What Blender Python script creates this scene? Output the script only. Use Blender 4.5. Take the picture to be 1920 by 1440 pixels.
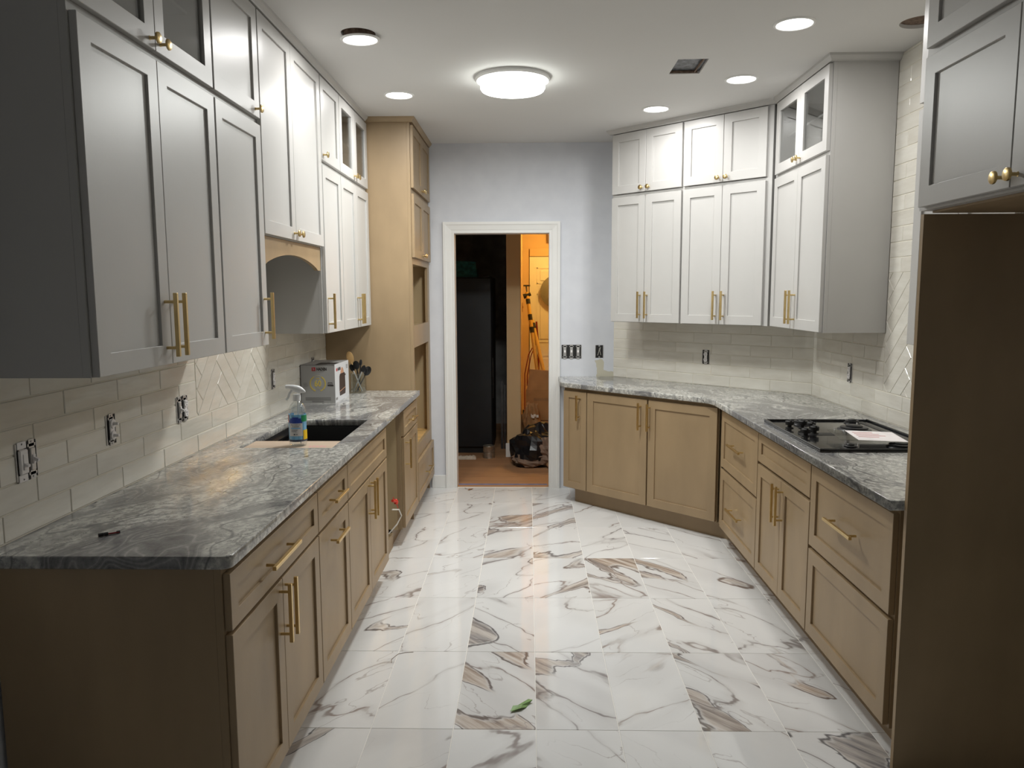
import bpy, bmesh, math, random
from mathutils import Vector, Matrix, noise
random.seed(7)
for o in list(bpy.data.objects): bpy.data.objects.remove(o)
SC = bpy.context.scene
COL = SC.collection

# ------------------------------------------------------------------ camera
cam_d = bpy.data.cameras.new('camera'); cam = bpy.data.objects.new('camera', cam_d); COL.objects.link(cam)
cam_d.sensor_fit = 'HORIZONTAL'; cam_d.sensor_width = 36.0; cam_d.lens = 36.0*1440/1920; cam_d.clip_start = .05
_pt, _yw, _rl = 0.1162224, 0.0221901, -0.0040011
_f = Vector((-math.sin(_yw)*math.cos(_pt), math.cos(_yw)*math.cos(_pt), -math.sin(_pt)))
_r = Vector((math.cos(_yw), math.sin(_yw), 0)); _u = _r.cross(_f)
_R = _r*math.cos(_rl)+_u*math.sin(_rl); _U = -_r*math.sin(_rl)+_u*math.cos(_rl)
_m = Matrix((_R, _U, -_f)).transposed().to_4x4(); _m.translation = Vector((0, 0, 1.57))
cam.matrix_world = _m
SC.camera = cam
# ------------------------------------------------------------------ world, exposure
W = bpy.data.worlds.new('world'); SC.world = W; W.use_nodes = True
W.node_tree.nodes['Background'].inputs[0].default_value = (.02, .022, .03, 1)
W.node_tree.nodes['Background'].inputs[1].default_value = 0.0
vs = SC.view_settings; vs.view_transform = 'Standard'; vs.look = 'None'; vs.exposure = 0.32; vs.gamma = 1.0
try: vs.use_curve_mapping = False
except Exception: pass
LED = 5.2; LED_COL = (1.0, .985, .965, 1)    # watts of each downlight
FLUSH = 9.0; FLUSH_W = 23.0
HALL_W = 76.0

# ------------------------------------------------------------------ materials
MATS = {}
def newmat(name):
    m = bpy.data.materials.new(name); m.use_nodes = True; MATS[name] = m
    nt = m.node_tree; return m, nt, nt.nodes, nt.links, nt.nodes['Principled BSDF']
def nd(ns, t, **kw):
    n = ns.new(t)
    for k, v in kw.items(): setattr(n, k, v)
    return n
def ramp(ns, stops, interp='LINEAR'):
    r = ns.new('ShaderNodeValToRGB'); r.color_ramp.interpolation = interp; e = r.color_ramp.elements
    e[0].position, e[0].color = stops[0][0], (*stops[0][1], 1); e[1].position, e[1].color = stops[-1][0], (*stops[-1][1], 1)
    for p, c in stops[1:-1]:
        k = e.new(p); k.color = (*c, 1)
    return r
def math_n(ns, ls, op, a, b=None, clamp=False):
    n = ns.new('ShaderNodeMath'); n.operation = op; n.use_clamp = clamp
    for i, v in enumerate((a, b)):
        if v is None: continue
        if isinstance(v, (int, float)): n.inputs[i].default_value = v
        else: ls.new(v, n.inputs[i])
    return n.outputs[0]
def mixc(ns, ls, fac, a, b, mode='MIX'):
    n = ns.new('ShaderNodeMix'); n.data_type = 'RGBA'; n.blend_type = mode
    for s, v in ((n.inputs[0], fac), (n.inputs[6], a), (n.inputs[7], b)):
        if isinstance(v, (int, float)): s.default_value = v
        elif isinstance(v, tuple): s.default_value = (*v, 1) if len(v) == 3 else v
        else: ls.new(v, s)
    return n.outputs[2]
def simple(name, col, rough=.5, metal=0, var=.04, scale=6, bump=0, bscale=60, spec=.5, stretch=(1, 1, 1), coat=0):
    m, nt, ns, ls, b = newmat(name)
    tc = nd(ns, 'ShaderNodeTexCoord'); mp = nd(ns, 'ShaderNodeMapping'); mp.inputs['Scale'].default_value = stretch
    ls.new(tc.outputs['Object'], mp.inputs[0])
    nz = nd(ns, 'ShaderNodeTexNoise'); nz.inputs['Scale'].default_value = scale; nz.inputs['Detail'].default_value = 4
    ls.new(mp.outputs[0], nz.inputs['Vector'])
    lo = tuple(max(0, c*(1-var)) for c in col); hi = tuple(min(1, c*(1+var)) for c in col)
    r = ramp(ns, [(.3, lo), (.7, hi)]); ls.new(nz.outputs[0], r.inputs[0]); ls.new(r.outputs[0], b.inputs['Base Color'])
    b.inputs['Roughness'].default_value = rough; b.inputs['Metallic'].default_value = metal
    b.inputs['Specular IOR Level'].default_value = spec; b.inputs['Coat Weight'].default_value = coat
    if bump:
        n2 = nd(ns, 'ShaderNodeTexNoise'); n2.inputs['Scale'].default_value = bscale; n2.inputs['Detail'].default_value = 3
        ls.new(mp.outputs[0], n2.inputs['Vector'])
        bp = nd(ns, 'ShaderNodeBump'); bp.inputs['Strength'].default_value = bump; bp.inputs['Distance'].default_value = .01
        ls.new(n2.outputs[0], bp.inputs['Height']); ls.new(bp.outputs[0], b.inputs['Normal'])
    return m
simple('cab_white', (.51, .503, .486), .38, var=.012, bump=.012, bscale=120)
simple('cab_taupe', (.345, .247, .142), .42, var=.10, scale=5, stretch=(1, 1, .35), bump=.02, bscale=150)
simple('taupe_side', (.345, .247, .142), .45, var=.13, scale=4, stretch=(1, 1, .5))
simple('cab_inside', (.50, .38, .22), .5, var=.14, scale=5, stretch=(1, 1, .22))
simple('ply_floor', (.72, .45, .17), .5, var=.3, scale=7, stretch=(4, .6, 1))
simple('white_inside', (.62, .61, .59), .5, var=.02)
simple('ceiling_paint', (.68, .675, .66), .85, var=.015, scale=1.5)
simple('hall_ceiling', (.6, .58, .55), .9, var=.02)
simple('trim_white', (.80, .80, .78), .4, var=.02)
simple('brass', (.66, .50, .24), .30, 1, var=.05, scale=40)
simple('steel', (.62, .61, .60), .38, .55, var=.08, scale=30)
simple('dark_steel', (.10, .10, .105), .35, .8, var=.2, scale=30)
simple('device_white', (.86, .84, .84), .4, var=.02)
simple('black_box', (.012, .011, .011), .6, var=.4, scale=60)
simple('black_gloss', (.012, .012, .013), .12, var=.2, scale=20, coat=.4)
simple('black_satin', (.010, .010, .011), .35, var=.2, scale=20)
simple('black_matte', (.012, .012, .012), .6, var=.3)
simple('fridge_black', (.012, .014, .017), .45, var=.2, bump=.05, bscale=220)
simple('sink_black', (.012, .012, .013), .45, var=.2)
simple('wood_board', (.52, .40, .30), .5, var=.16, scale=6, stretch=(.6, 8, 1))
simple('wood_spoon', (.58, .36, .15), .55, var=.1, stretch=(1, 1, .2))
simple('carton_grey', (.42, .415, .41), .5, var=.03)
simple('carton_white', (.70, .71, .73), .45, var=.02)
simple('carton_top', (.36, .35, .34), .5, var=.04)
simple('print_red', (.55, .02, .03), .5, var=.05)
simple('print_dark', (.03, .025, .025), .5, var=.1)
simple('print_grey', (.26, .255, .25), .5, var=.1)
simple('print_gold', (.72, .56, .12), .5, var=.05)
simple('print_gold_pale', (.55, .50, .34), .5, var=.05)
simple('print_brown', (.05, .03, .028), .35, var=.1)
simple('print_copper', (.60, .32, .20), .4, var=.1)
simple('plastic_white', (.80, .82, .84), .3, var=.02)
simple('label_blue', (.012, .045, .34), .4, var=.05)
simple('label_sky', (.20, .50, .80), .4, var=.05)
simple('label_white', (.66, .66, .68), .4, var=.02)
simple('label_yellow', (.86, .58, .01), .4, var=.03)
simple('label_green', (.01, .26, .10), .4, var=.05)
simple('label_coral', (.60, .22, .18), .4, var=.05)
simple('label_navy', (.05, .07, .12), .4, var=.05)
simple('print_label', (.12, .12, .14), .5, var=.1)
simple('wire_white', (.75, .72, .66), .4)
simple('red_plastic', (.68, .05, .03), .4)
simple('red_paint', (.20, .008, .012), .4)
simple('pole_yellow', (.62, .40, .10), .4, var=.08)
simple('cardboard', (.45, .24, .09), .8, var=.12, scale=8)
simple('kraft_dark', (.24, .165, .12), .8, var=.2, scale=10)
simple('bag_brown', (.36, .20, .085), .75, var=.2, scale=8)
simple('tarp_black', (.012, .012, .014), .35, var=.3, scale=10)
simple('paper_white', (.78, .74, .68), .6, var=.05)
simple('manual_paper', (.90, .85, .85), .35, var=.08, scale=30)
simple('manual_red', (.62, .32, .32), .5, var=.1)
simple('plaster_scrap', (.60, .52, .42), .8, var=.12, scale=30, bump=.3, bscale=50)
simple('tin', (.50, .46, .40), .38, .9, var=.25, scale=20, stretch=(1, 1, 4))
simple('floor_paper', (.40, .215, .105), .75, var=.16, scale=3, stretch=(.5, 3, 1))
simple('blue_tape', (.16, .19, .36), .7, var=.25, scale=12)
simple('leaf_green', (.20, .34, .11), .5, var=.2, scale=60)
simple('string_brown', (.22, .16, .10), .7)
simple('utility_dark', (.34, .33, .32), .9, var=.3)
simple('teal_cloth', (.05, .25, .30), .8, var=.4, scale=30)
simple('hall_wall', (.64, .46, .26), .85, var=.03, scale=1.5)
simple('hall_wall_end', (.64, .46, .26), .85, var=.03, scale=1.5)
simple('hall_door_white', (.80, .79, .75), .4, var=.02)
simple('disc_grey', (.20, .195, .17), .55, var=.15, scale=10)
simple('vent_brown', (.16, .10, .06), .6)
simple('duct_dark', (.13, .135, .145), .55, .2, var=.6, scale=45)
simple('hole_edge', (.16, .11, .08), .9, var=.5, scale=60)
simple('grout_floor', (.82, .80, .76), .8, var=.05)
simple('grout_wall', (.74, .70, .60), .85, var=.03)
simple('rear_wall', (.60, .60, .60), .9, var=.03)

def mat_glass():
    m, nt, ns, ls, b = newmat('pane_glass'); ns.remove(b)
    tr = nd(ns, 'ShaderNodeBsdfTransparent'); tr.inputs[0].default_value = (.95, .96, .955, 1)
    gl = nd(ns, 'ShaderNodeBsdfGlossy'); gl.inputs['Roughness'].default_value = .04
    lw = nd(ns, 'ShaderNodeLayerWeight'); lw.inputs[0].default_value = .5
    f = math_n(ns, ls, 'MULTIPLY_ADD', lw.outputs['Fresnel'], .6); ns[-1].inputs[2].default_value = .05
    mx = nd(ns, 'ShaderNodeMixShader'); ls.new(f, mx.inputs[0]); ls.new(tr.outputs[0], mx.inputs[1]); ls.new(gl.outputs[0], mx.inputs[2])
    ls.new(mx.outputs[0], ns['Material Output'].inputs[0])
    m, nt, ns, ls, b = newmat('clear_plastic'); ns.remove(b)
    tr = nd(ns, 'ShaderNodeBsdfTransparent'); tr.inputs[0].default_value = (.90, .92, .91, 1)
    gl = nd(ns, 'ShaderNodeBsdfGlossy'); gl.inputs['Roughness'].default_value = .06
    lw = nd(ns, 'ShaderNodeLayerWeight'); lw.inputs[0].default_value = .35
    f = math_n(ns, ls, 'MULTIPLY_ADD', lw.outputs['Facing'], .55); ns[-1].inputs[2].default_value = .06
    mx = nd(ns, 'ShaderNodeMixShader'); ls.new(f, mx.inputs[0]); ls.new(tr.outputs[0], mx.inputs[1]); ls.new(gl.outputs[0], mx.inputs[2])
    ls.new(mx.outputs[0], ns['Material Output'].inputs[0])
mat_glass()
def mat_emit(name, col, s):
    m, nt, ns, ls, b = newmat(name)
    b.inputs['Base Color'].default_value = (.8, .8, .8, 1); b.inputs['Emission Color'].default_value = col; b.inputs['Emission Strength'].default_value = s
mat_emit('led_lens', LED_COL, 6.0); mat_emit('flush_lens', (.97, 1.0, .95, 1), FLUSH)

def mat_marble():
    # object colour: r = how heavily this tile is veined, g = smoky (0) to brown (1), b = vein lean; random shifts the pattern
    m, nt, ns, ls, b = newmat('marble_tile')
    tc = nd(ns, 'ShaderNodeTexCoord'); oi = nd(ns, 'ShaderNodeObjectInfo'); rnd = oi.outputs['Random']
    oc = nd(ns, 'ShaderNodeSeparateColor'); ls.new(oi.outputs['Color'], oc.inputs[0])
    heavy, brown, lean = oc.outputs[0], oc.outputs[1], oc.outputs[2]
    M = lambda op, a, b_=None, c=False: math_n(ns, ls, op, a, b_, c)
    sgn = M('SUBTRACT', M('MULTIPLY', M('GREATER_THAN', lean, .5), 2.0), 1.0)
    sep = nd(ns, 'ShaderNodeSeparateXYZ'); ls.new(tc.outputs['Object'], sep.inputs[0])
    ux = M('MULTIPLY', sep.outputs[0], sgn); ca, sa = math.cos(.80), math.sin(.80)
    p = M('ADD', M('MULTIPLY', ux, ca), M('MULTIPLY', sep.outputs[1], sa)); q = M('SUBTRACT', M('MULTIPLY', ux, sa), M('MULTIPLY', sep.outputs[1], ca))
    off = M('MULTIPLY', rnd, 87.0)
    def vec(ps, qs, extra):
        cmb = nd(ns, 'ShaderNodeCombineXYZ')
        ls.new(M('ADD', M('MULTIPLY', p, ps), off), cmb.inputs[0]); ls.new(M('ADD', M('MULTIPLY', q, qs), M('ADD', off, extra)), cmb.inputs[1]); ls.new(off, cmb.inputs[2]); return cmb.outputs[0]
    def nz(v, scale, detail=2, rough=.5):
        n = nd(ns, 'ShaderNodeTexNoise'); n.inputs['Scale'].default_value = scale; n.inputs['Detail'].default_value = detail; n.inputs['Roughness'].default_value = rough
        ls.new(v, n.inputs['Vector']); return n
    def warp(v, scale, amt, detail=4):
        w = nz(v, scale, detail, .55); a = nd(ns, 'ShaderNodeVectorMath', operation='MULTIPLY_ADD'); ls.new(w.outputs['Color'], a.inputs[0]); a.inputs[1].default_value = (amt,)*3; ls.new(v, a.inputs[2]); return a.outputs[0]
    def sm(v, lo, hi, a=1.0, b_=0.0):
        mr = nd(ns, 'ShaderNodeMapRange', interpolation_type='SMOOTHSTEP'); ls.new(v, mr.inputs[0])
        for i, x in enumerate((lo, hi, a, b_)):
            if isinstance(x, (int, float)): mr.inputs[1+i].default_value = x
            else: ls.new(x, mr.inputs[1+i])
        return mr.outputs[0]
    v1 = warp(vec(1.0, 2.6, 0.0), 1.6, .45)
    v2 = warp(vec(1.3, 3.4, 9.0), 2.6, .32)
    v3 = warp(vec(.8, 2.2, 21.0), 1.3, .50, 5)
    ab = lambda n: M('ABSOLUTE', M('SUBTRACT', n.outputs[0], .5))
    r1, r2, r3 = ab(nz(v1, 1.15, 1)), ab(nz(v2, 1.6, 2)), ab(nz(v3, .95, 1))
    body = ramp(ns, [(.35, (.73, .73, .725)), (.65, (.78, .78, .775))]); ls.new(nz(v1, 1.0, 3).outputs[0], body.inputs[0])
    c = body.outputs[0]
    # cloudy grey near the veins
    c = mixc(ns, ls, M('MULTIPLY', sm(r3, .0, .12), M('MULTIPLY', heavy, .42)), c, (.52, .51, .51))
    # broad streaked bands, only in heavy tiles
    st = nz(vec(2.0, 26.0, 3.0), 1.0, 6, .65)
    stc = ramp(ns, [(.33, (.10, .10, .115)), (.45, (.30, .285, .28)), (.55, (.50, .455, .42)), (.68, (.66, .63, .60))]); ls.new(warp_ := st.outputs[0], stc.inputs[0])
    stb = ramp(ns, [(.33, (.17, .10, .065)), (.45, (.38, .26, .17)), (.55, (.56, .46, .38)), (.68, (.68, .63, .59))]); ls.new(st.outputs[0], stb.inputs[0])
    brn = M('MULTIPLY', brown, sm(nz(v2, .9, 2).outputs[0], .40, .60, 0.25, 1.0))
    bandc = mixc(ns, ls, brn, stc.outputs[0], stb.outputs[0])
    wid = M('MULTIPLY', sm(nz(vec(.9, 1.2, 40.0), 1.5, 2).outputs[0], .40, .62, 0.0, 1.0), .058)
    wid = M('MULTIPLY', wid, heavy)
    band = M('MULTIPLY', M('DIVIDE', M('SUBTRACT', wid, r3), .012, True), .92)
    c = mixc(ns, ls, band, c, bandc)
    # dark borders of the bands
    eg = sm(M('ABSOLUTE', M('SUBTRACT', r3, M('MULTIPLY', wid, .97))), .0008, .0055)
    c = mixc(ns, ls, M('MULTIPLY', M('MULTIPLY', eg, sm(wid, .004, .016, 0.0, 1.0)), .85), c, mixc(ns, ls, brown, (.07, .07, .08), (.13, .075, .05)))
    # main thin vein, dark core
    t1 = M('MULTIPLY', sm(r1, .0012, .0075), sm(nz(v2, 3.0, 3).outputs[0], .36, .56, .20, 1.0))
    c = mixc(ns, ls, M('MULTIPLY', t1, .88), c, mixc(ns, ls, M('MULTIPLY', brown, .8), (.12, .11, .115), (.24, .135, .085)))
    c = mixc(ns, ls, M('MULTIPLY', sm(r1, .0, .032), .30), c, (.50, .48, .47))
    # hairlines
    t2 = M('MULTIPLY', M('MULTIPLY', sm(r2, .0008, .0065), sm(nz(v1, 1.7, 3).outputs[0], .47, .62, 0.0, 1.0)), .55)
    c = mixc(ns, ls, t2, c, (.34, .30, .29))
    ls.new(c, b.inputs['Base Color']); b.inputs['Roughness'].default_value = .06; b.inputs['Specular IOR Level'].default_value = .5
mat_marble()

def mat_granite(name, rot, loc):
    m, nt, ns, ls, b = newmat(name)
    tc = nd(ns, 'ShaderNodeTexCoord'); mp = nd(ns, 'ShaderNodeMapping'); mp.inputs['Rotation'].default_value = (0, 0, math.radians(rot)); mp.inputs['Location'].default_value = loc
    ls.new(tc.outputs['Object'], mp.inputs[0])
    M = lambda op, a, b_=None, c=False: math_n(ns, ls, op, a, b_, c)
    def nz(v, scale, detail=2, rough=.5):
        n = nd(ns, 'ShaderNodeTexNoise'); n.inputs['Scale'].default_value = scale; n.inputs['Detail'].default_value = detail; n.inputs['Roughness'].default_value = rough
        ls.new(v, n.inputs['Vector']); return n
    def warp(v, scale, amt, detail=3):
        w = nz(v, scale, detail, .5); a = nd(ns, 'ShaderNodeVectorMath', operation='MULTIPLY_ADD'); ls.new(w.outputs['Color'], a.inputs[0]); a.inputs[1].default_value = (amt,)*3; ls.new(v, a.inputs[2]); return a.outputs[0]
    def scl(v, sc):
        k = nd(ns, 'ShaderNodeMapping'); k.inputs['Scale'].default_value = sc; ls.new(v, k.inputs[0]); return k.outputs[0]
    def sm(v, lo, hi, a=1.0, b_=0.0):
        mr = nd(ns, 'ShaderNodeMapRange', interpolation_type='SMOOTHSTEP'); ls.new(v, mr.inputs[0])
        for i, x in enumerate((lo, hi, a, b_)): mr.inputs[1+i].default_value = x
        return mr.outputs[0]
    w1 = warp(mp.outputs[0], 1.8, .70, 2); w2 = warp(w1, 6.0, .050, 2)
    wc_ = warp(mp.outputs[0], 14.0, .030, 2)
    flow = nz(scl(w2, (.75, 3.0, 2.0)), 1.5, 2, .45)                     # smooth field whose contours are the flow lines
    zn = nz(scl(w1, (.55, 1.9, 1)), 1.7, 2, .5)
    zone = sm(zn.outputs[0], .48, .56, 0, .92)                            # 1 = smooth grey river, 0 = crystalline
    lines = M('PINGPONG', M('MULTIPLY', flow.outputs[0], 27.0), .5)
    stripe = ramp(ns, [(.0, (.085, .085, .095)), (.10, (.16, .16, .168)), (.26, (.225, .225, .23)), (.40, (.27, .268, .265)), (.46, (.42, .415, .40)), (.5, (.55, .54, .51))]); ls.new(lines, stripe.inputs[0])
    soft = ramp(ns, [(.35, (.13, .13, .14)), (.65, (.33, .325, .32))]); ls.new(nz(scl(w2, (2.5, 9.0, 4)), 2.0, 5, .6).outputs[0], soft.inputs[0])
    river = mixc(ns, ls, .42, stripe.outputs[0], soft.outputs[0])
    # crystalline zone: pale feldspar with short dark curved flecks
    f1 = nz(scl(wc_, (40, 62, 50)), 1.0, 3, .6); f2 = nz(scl(wc_, (13, 22, 20)), 1.0, 4, .6)
    base = ramp(ns, [(.35, (.36, .36, .345)), (.50, (.56, .555, .52)), (.66, (.72, .71, .67))]); ls.new(f1.outputs[0], base.inputs[0])
    fleck = sm(M('ABSOLUTE', M('SUBTRACT', f1.outputs[0], .47)), .004, .030)
    cr = mixc(ns, ls, M('MULTIPLY', fleck, sm(f2.outputs[0], .42, .58, 0.0, .85)), base.outputs[0], (.09, .09, .10))
    cr = mixc(ns, ls, M('MULTIPLY', sm(f2.outputs[0], .34, .47), .55), cr, (.20, .20, .205))
    c = mixc(ns, ls, zone, cr, river)
    # dark lines along the river banks and a few long contour veins
    bank = sm(M('ABSOLUTE', M('SUBTRACT', zn.outputs[0], .475)), .001, .010)
    c = mixc(ns, ls, M('MULTIPLY', bank, .7), c, (.10, .10, .115))
    dv_ = M('PINGPONG', M('MULTIPLY', flow.outputs[0], 5.5), .5)
    c = mixc(ns, ls, M('MULTIPLY', sm(dv_, .0, .030), M('MULTIPLY', sm(nz(w1, 2.6, 2).outputs[0], .46, .56, 0, 1), .85)), c, (.075, .075, .085))
    gm = nz(scl(wc_, (90, 110, 90)), 1.0, 2, .6); g2 = ramp(ns, [(.3, (.70, .70, .70)), (.7, (1.00, 1.00, .985))]); ls.new(gm.outputs[0], g2.inputs[0])
    c = mixc(ns, ls, 1.0, c, g2.outputs[0], 'MULTIPLY')
    ls.new(c, b.inputs['Base Color']); b.inputs['Roughness'].default_value = .13
mat_granite('granite', -66, (3.1, .4, 0)); mat_granite('granite_corner', -102, (7.3, 2.2, 0))

def mat_wtile():
    m, nt, ns, ls, b = newmat('glazed_tile')
    tc = nd(ns, 'ShaderNodeTexCoord'); oi = nd(ns, 'ShaderNodeObjectInfo')
    a = nd(ns, 'ShaderNodeVectorMath', operation='ADD'); ls.new(tc.outputs['Object'], a.inputs[0])
    cmb = nd(ns, 'ShaderNodeCombineXYZ'); o = math_n(ns, ls, 'MULTIPLY', oi.outputs['Random'], 40.0); ls.new(o, cmb.inputs[0]); ls.new(o, cmb.inputs[2]); ls.new(cmb.outputs[0], a.inputs[1])
    mp = nd(ns, 'ShaderNodeMapping'); mp.inputs['Scale'].default_value = (.5, 1, 2.2); ls.new(a.outputs[0], mp.inputs[0])
    n = nd(ns, 'ShaderNodeTexNoise'); n.inputs['Scale'].default_value = 9; n.inputs['Detail'].default_value = 5; ls.new(mp.outputs[0], n.inputs['Vector'])
    r = ramp(ns, [(.3, (.70, .67, .60)), (.7, (.79, .77, .71))]); ls.new(n.outputs[0], r.inputs[0])
    tint = ramp(ns, [(0, (.95, .94, .92)), (1, (1.03, 1.03, 1.02))]); ls.new(oi.outputs['Random'], tint.inputs[0])
    ls.new(mixc(ns, ls, 1.0, r.outputs[0], tint.outputs[0], 'MULTIPLY'), b.inputs['Base Color'])
    b.inputs['Roughness'].default_value = .16
    n2 = nd(ns, 'ShaderNodeTexNoise'); n2.inputs['Scale'].default_value = 14; n2.inputs['Detail'].default_value = 2; ls.new(mp.outputs[0], n2.inputs['Vector'])
    bp = nd(ns, 'ShaderNodeBump'); bp.inputs['Strength'].default_value = .22; bp.inputs['Distance'].default_value = .01
    ls.new(n2.outputs[0], bp.inputs['Height']); ls.new(bp.outputs[0], b.inputs['Normal'])
mat_wtile()

def mat_backwall():
    m, nt, ns, ls, b = newmat('wall_paint')
    tc = nd(ns, 'ShaderNodeTexCoord'); sep = nd(ns, 'ShaderNodeSeparateXYZ'); ls.new(tc.outputs['Object'], sep.inputs[0])
    nz = nd(ns, 'ShaderNodeTexNoise'); nz.inputs['Scale'].default_value = 9; nz.inputs['Detail'].default_value = 3; ls.new(tc.outputs['Object'], nz.inputs['Vector'])
    r = ramp(ns, [(.3, (.655, .675, .725)), (.7, (.70, .72, .765))]); ls.new(nz.outputs[0], r.inputs[0])
    jig = math_n(ns, ls, 'MULTIPLY', math_n(ns, ls, 'SUBTRACT', nz.outputs[0], .5), .10)
    # unpainted strip of drywall left under the empty box, right above the counter
    x = math_n(ns, ls, 'ADD', sep.outputs[0], jig); z = math_n(ns, ls, 'ADD', sep.outputs[2], jig)
    a = math_n(ns, ls, 'MULTIPLY', math_n(ns, ls, 'GREATER_THAN', x, .545), math_n(ns, ls, 'LESS_THAN', z, .965))
    c_ = math_n(ns, ls, 'MULTIPLY', math_n(ns, ls, 'MULTIPLY', math_n(ns, ls, 'GREATER_THAN', x, .545), math_n(ns, ls, 'LESS_THAN', x, .60)), math_n(ns, ls, 'LESS_THAN', z, 1.06))
    fac = math_n(ns, ls, 'MAXIMUM', a, c_)
    y_ok = math_n(ns, ls, 'LESS_THAN', sep.outputs[1], 6.2)
    ls.new(mixc(ns, ls, math_n(ns, ls, 'MULTIPLY', fac, y_ok), r.outputs[0], (.58, .55, .44)), b.inputs['Base Color'])
    b.inputs['Roughness'].default_value = .75
    bp = nd(ns, 'ShaderNodeBump'); bp.inputs['Strength'].default_value = .04; ls.new(nz.outputs[0], bp.inputs['Height']); ls.new(bp.outputs[0], b.inputs['Normal'])
mat_backwall()

# ------------------------------------------------------------------ mesh helpers
class MB:
    def __init__(s): s.v = []; s.f = []
    def add(s, vs, fs):
        n = len(s.v); s.v += [tuple(p) for p in vs]; s.f += [tuple(i+n for i in f) for f in fs]; return s
    def box(s, x0, x1, y0, y1, z0, z1, c=0):
        if x0 > x1: x0, x1 = x1, x0
        if y0 > y1: y0, y1 = y1, y0
        if z0 > z1: z0, z1 = z1, z0
        c = min(c, (x1-x0)*.45, (y1-y0)*.45, (z1-z0)*.45)
        lim = ((x0, x1), (y0, y1), (z0, z1))
        if c <= 0:
            vs = [(lim[0][i & 1], lim[1][i >> 1 & 1], lim[2][i >> 2 & 1]) for i in range(8)]
            return s.add(vs, [(0, 2, 3, 1), (4, 5, 7, 6), (0, 1, 5, 4), (2, 6, 7, 3), (0, 4, 6, 2), (1, 3, 7, 5)])
        vs = []; idx = {}
        for i in range(8):
            sg = (i & 1, i >> 1 & 1, i >> 2 & 1)
            for a in range(3):
                p = [lim[k][sg[k]] + (0 if k == a else (c if sg[k] == 0 else -c)) for k in range(3)]
                idx[(sg, a)] = len(vs); vs.append(tuple(p))
        fs = []
        cen = Vector(((x0+x1)/2, (y0+y1)/2, (z0+z1)/2))
        def addf(f):
            P = [Vector(vs[i]) for i in f]
            nrm = (P[1]-P[0]).cross(P[2]-P[0]); mid = sum(P, Vector())/len(P)
            fs.append(tuple(f) if nrm.dot(mid-cen) > 0 else tuple(reversed(f)))
        for a in range(3):
            b_, c_ = (a+1) % 3, (a+2) % 3
            for sa in (0, 1):
                q = []
                for (sb, sc) in ((0, 0), (1, 0), (1, 1), (0, 1)):
                    g = [0]*3; g[a] = sa; g[b_] = sb; g[c_] = sc; q.append(idx[(tuple(g), a)])
                addf(q)
            for sa in (0, 1):
                for sb in (0, 1):
                    g0 = [0]*3; g0[a] = sa; g0[b_] = sb; g1 = list(g0); g1[c_] = 1
                    addf([idx[(tuple(g0), a)], idx[(tuple(g1), a)], idx[(tuple(g1), b_)], idx[(tuple(g0), b_)]])
        for i in range(8):
            sg = (i & 1, i >> 1 & 1, i >> 2 & 1); addf([idx[(sg, 0)], idx[(sg, 1)], idx[(sg, 2)]])
        return s.add(vs, fs)
    def prism(s, pts, axis, a0, a1):
        """polygon pts (2D) extruded along axis 'x','y','z'"""
        def P(p, a): return {'x': (a, p[0], p[1]), 'y': (p[0], a, p[1]), 'z': (p[0], p[1], a)}[axis]
        n = len(pts); vs = [P(p, a0) for p in pts]+[P(p, a1) for p in pts]
        fs = [tuple(range(n)), tuple(range(2*n-1, n-1, -1))]+[(i, i+n, (i+1) % n+n, (i+1) % n) for i in range(n)]
        return s.add(vs, fs)
    def tube(s, pts, r, n=8, caps=True):
        pts = [Vector(p) for p in pts]; m = len(pts); rr = r if isinstance(r, (list, tuple)) else [r]*m
        t0 = (pts[1]-pts[0]).normalized(); up = Vector((0, 0, 1)) if abs(t0.z) < .9 else Vector((1, 0, 0))
        nx = t0.cross(up).normalized(); vs = []
        for i, p in enumerate(pts):
            t = (pts[min(i+1, m-1)]-pts[max(i-1, 0)]).normalized()
            nx = (nx-t*nx.dot(t)).normalized(); ny = t.cross(nx)
            vs += [p+(nx*math.cos(2*math.pi*k/n)+ny*math.sin(2*math.pi*k/n))*rr[i] for k in range(n)]
        fs = [(i*n+k, i*n+(k+1) % n, (i+1)*n+(k+1) % n, (i+1)*n+k) for i in range(m-1) for k in range(n)]
        if caps: fs += [tuple(range(n-1, -1, -1)), tuple((m-1)*n+k for k in range(n))]
        return s.add(vs, fs)
    def lathe(s, prof, n=24, c=(0, 0, 0), axis='z', M=None):
        vs = []; fs = []; m = len(prof)
        for (r, z) in prof:
            for k in range(n):
                a = 2*math.pi*k/n; p = Vector((r*math.cos(a), r*math.sin(a), z))
                if axis == 'y': p = Vector((p.x, p.z, p.y))
                if axis == 'x': p = Vector((p.z, p.x, p.y))
                if M is not None: p = M @ p
                vs.append(p+Vector(c))
        for i in range(m-1):
            for k in range(n):
                fs.append((i*n+k, i*n+(k+1) % n, (i+1)*n+(k+1) % n, (i+1)*n+k))
        if prof[0][0] > 1e-6: fs.append(tuple(range(n-1, -1, -1)))
        if prof[-1][0] > 1e-6: fs.append(tuple((m-1)*n+k for k in range(n)))
        return s.add(vs, fs)
    def mesh(s, name, mat, smooth=False):
        me = bpy.data.meshes.new(name); me.from_pydata(s.v, [], s.f); me.materials.append(MATS[mat])
        bm = bmesh.new(); bm.from_mesh(me)
        if smooth: bmesh.ops.remove_doubles(bm, verts=bm.verts, dist=1e-6)
        bmesh.ops.recalc_face_normals(bm, faces=bm.faces); bm.to_mesh(me); bm.free()
        if smooth:
            me.shade_smooth()
            try: me.set_sharp_from_angle(angle=math.radians(38))
            except Exception: pass
        return me
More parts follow.
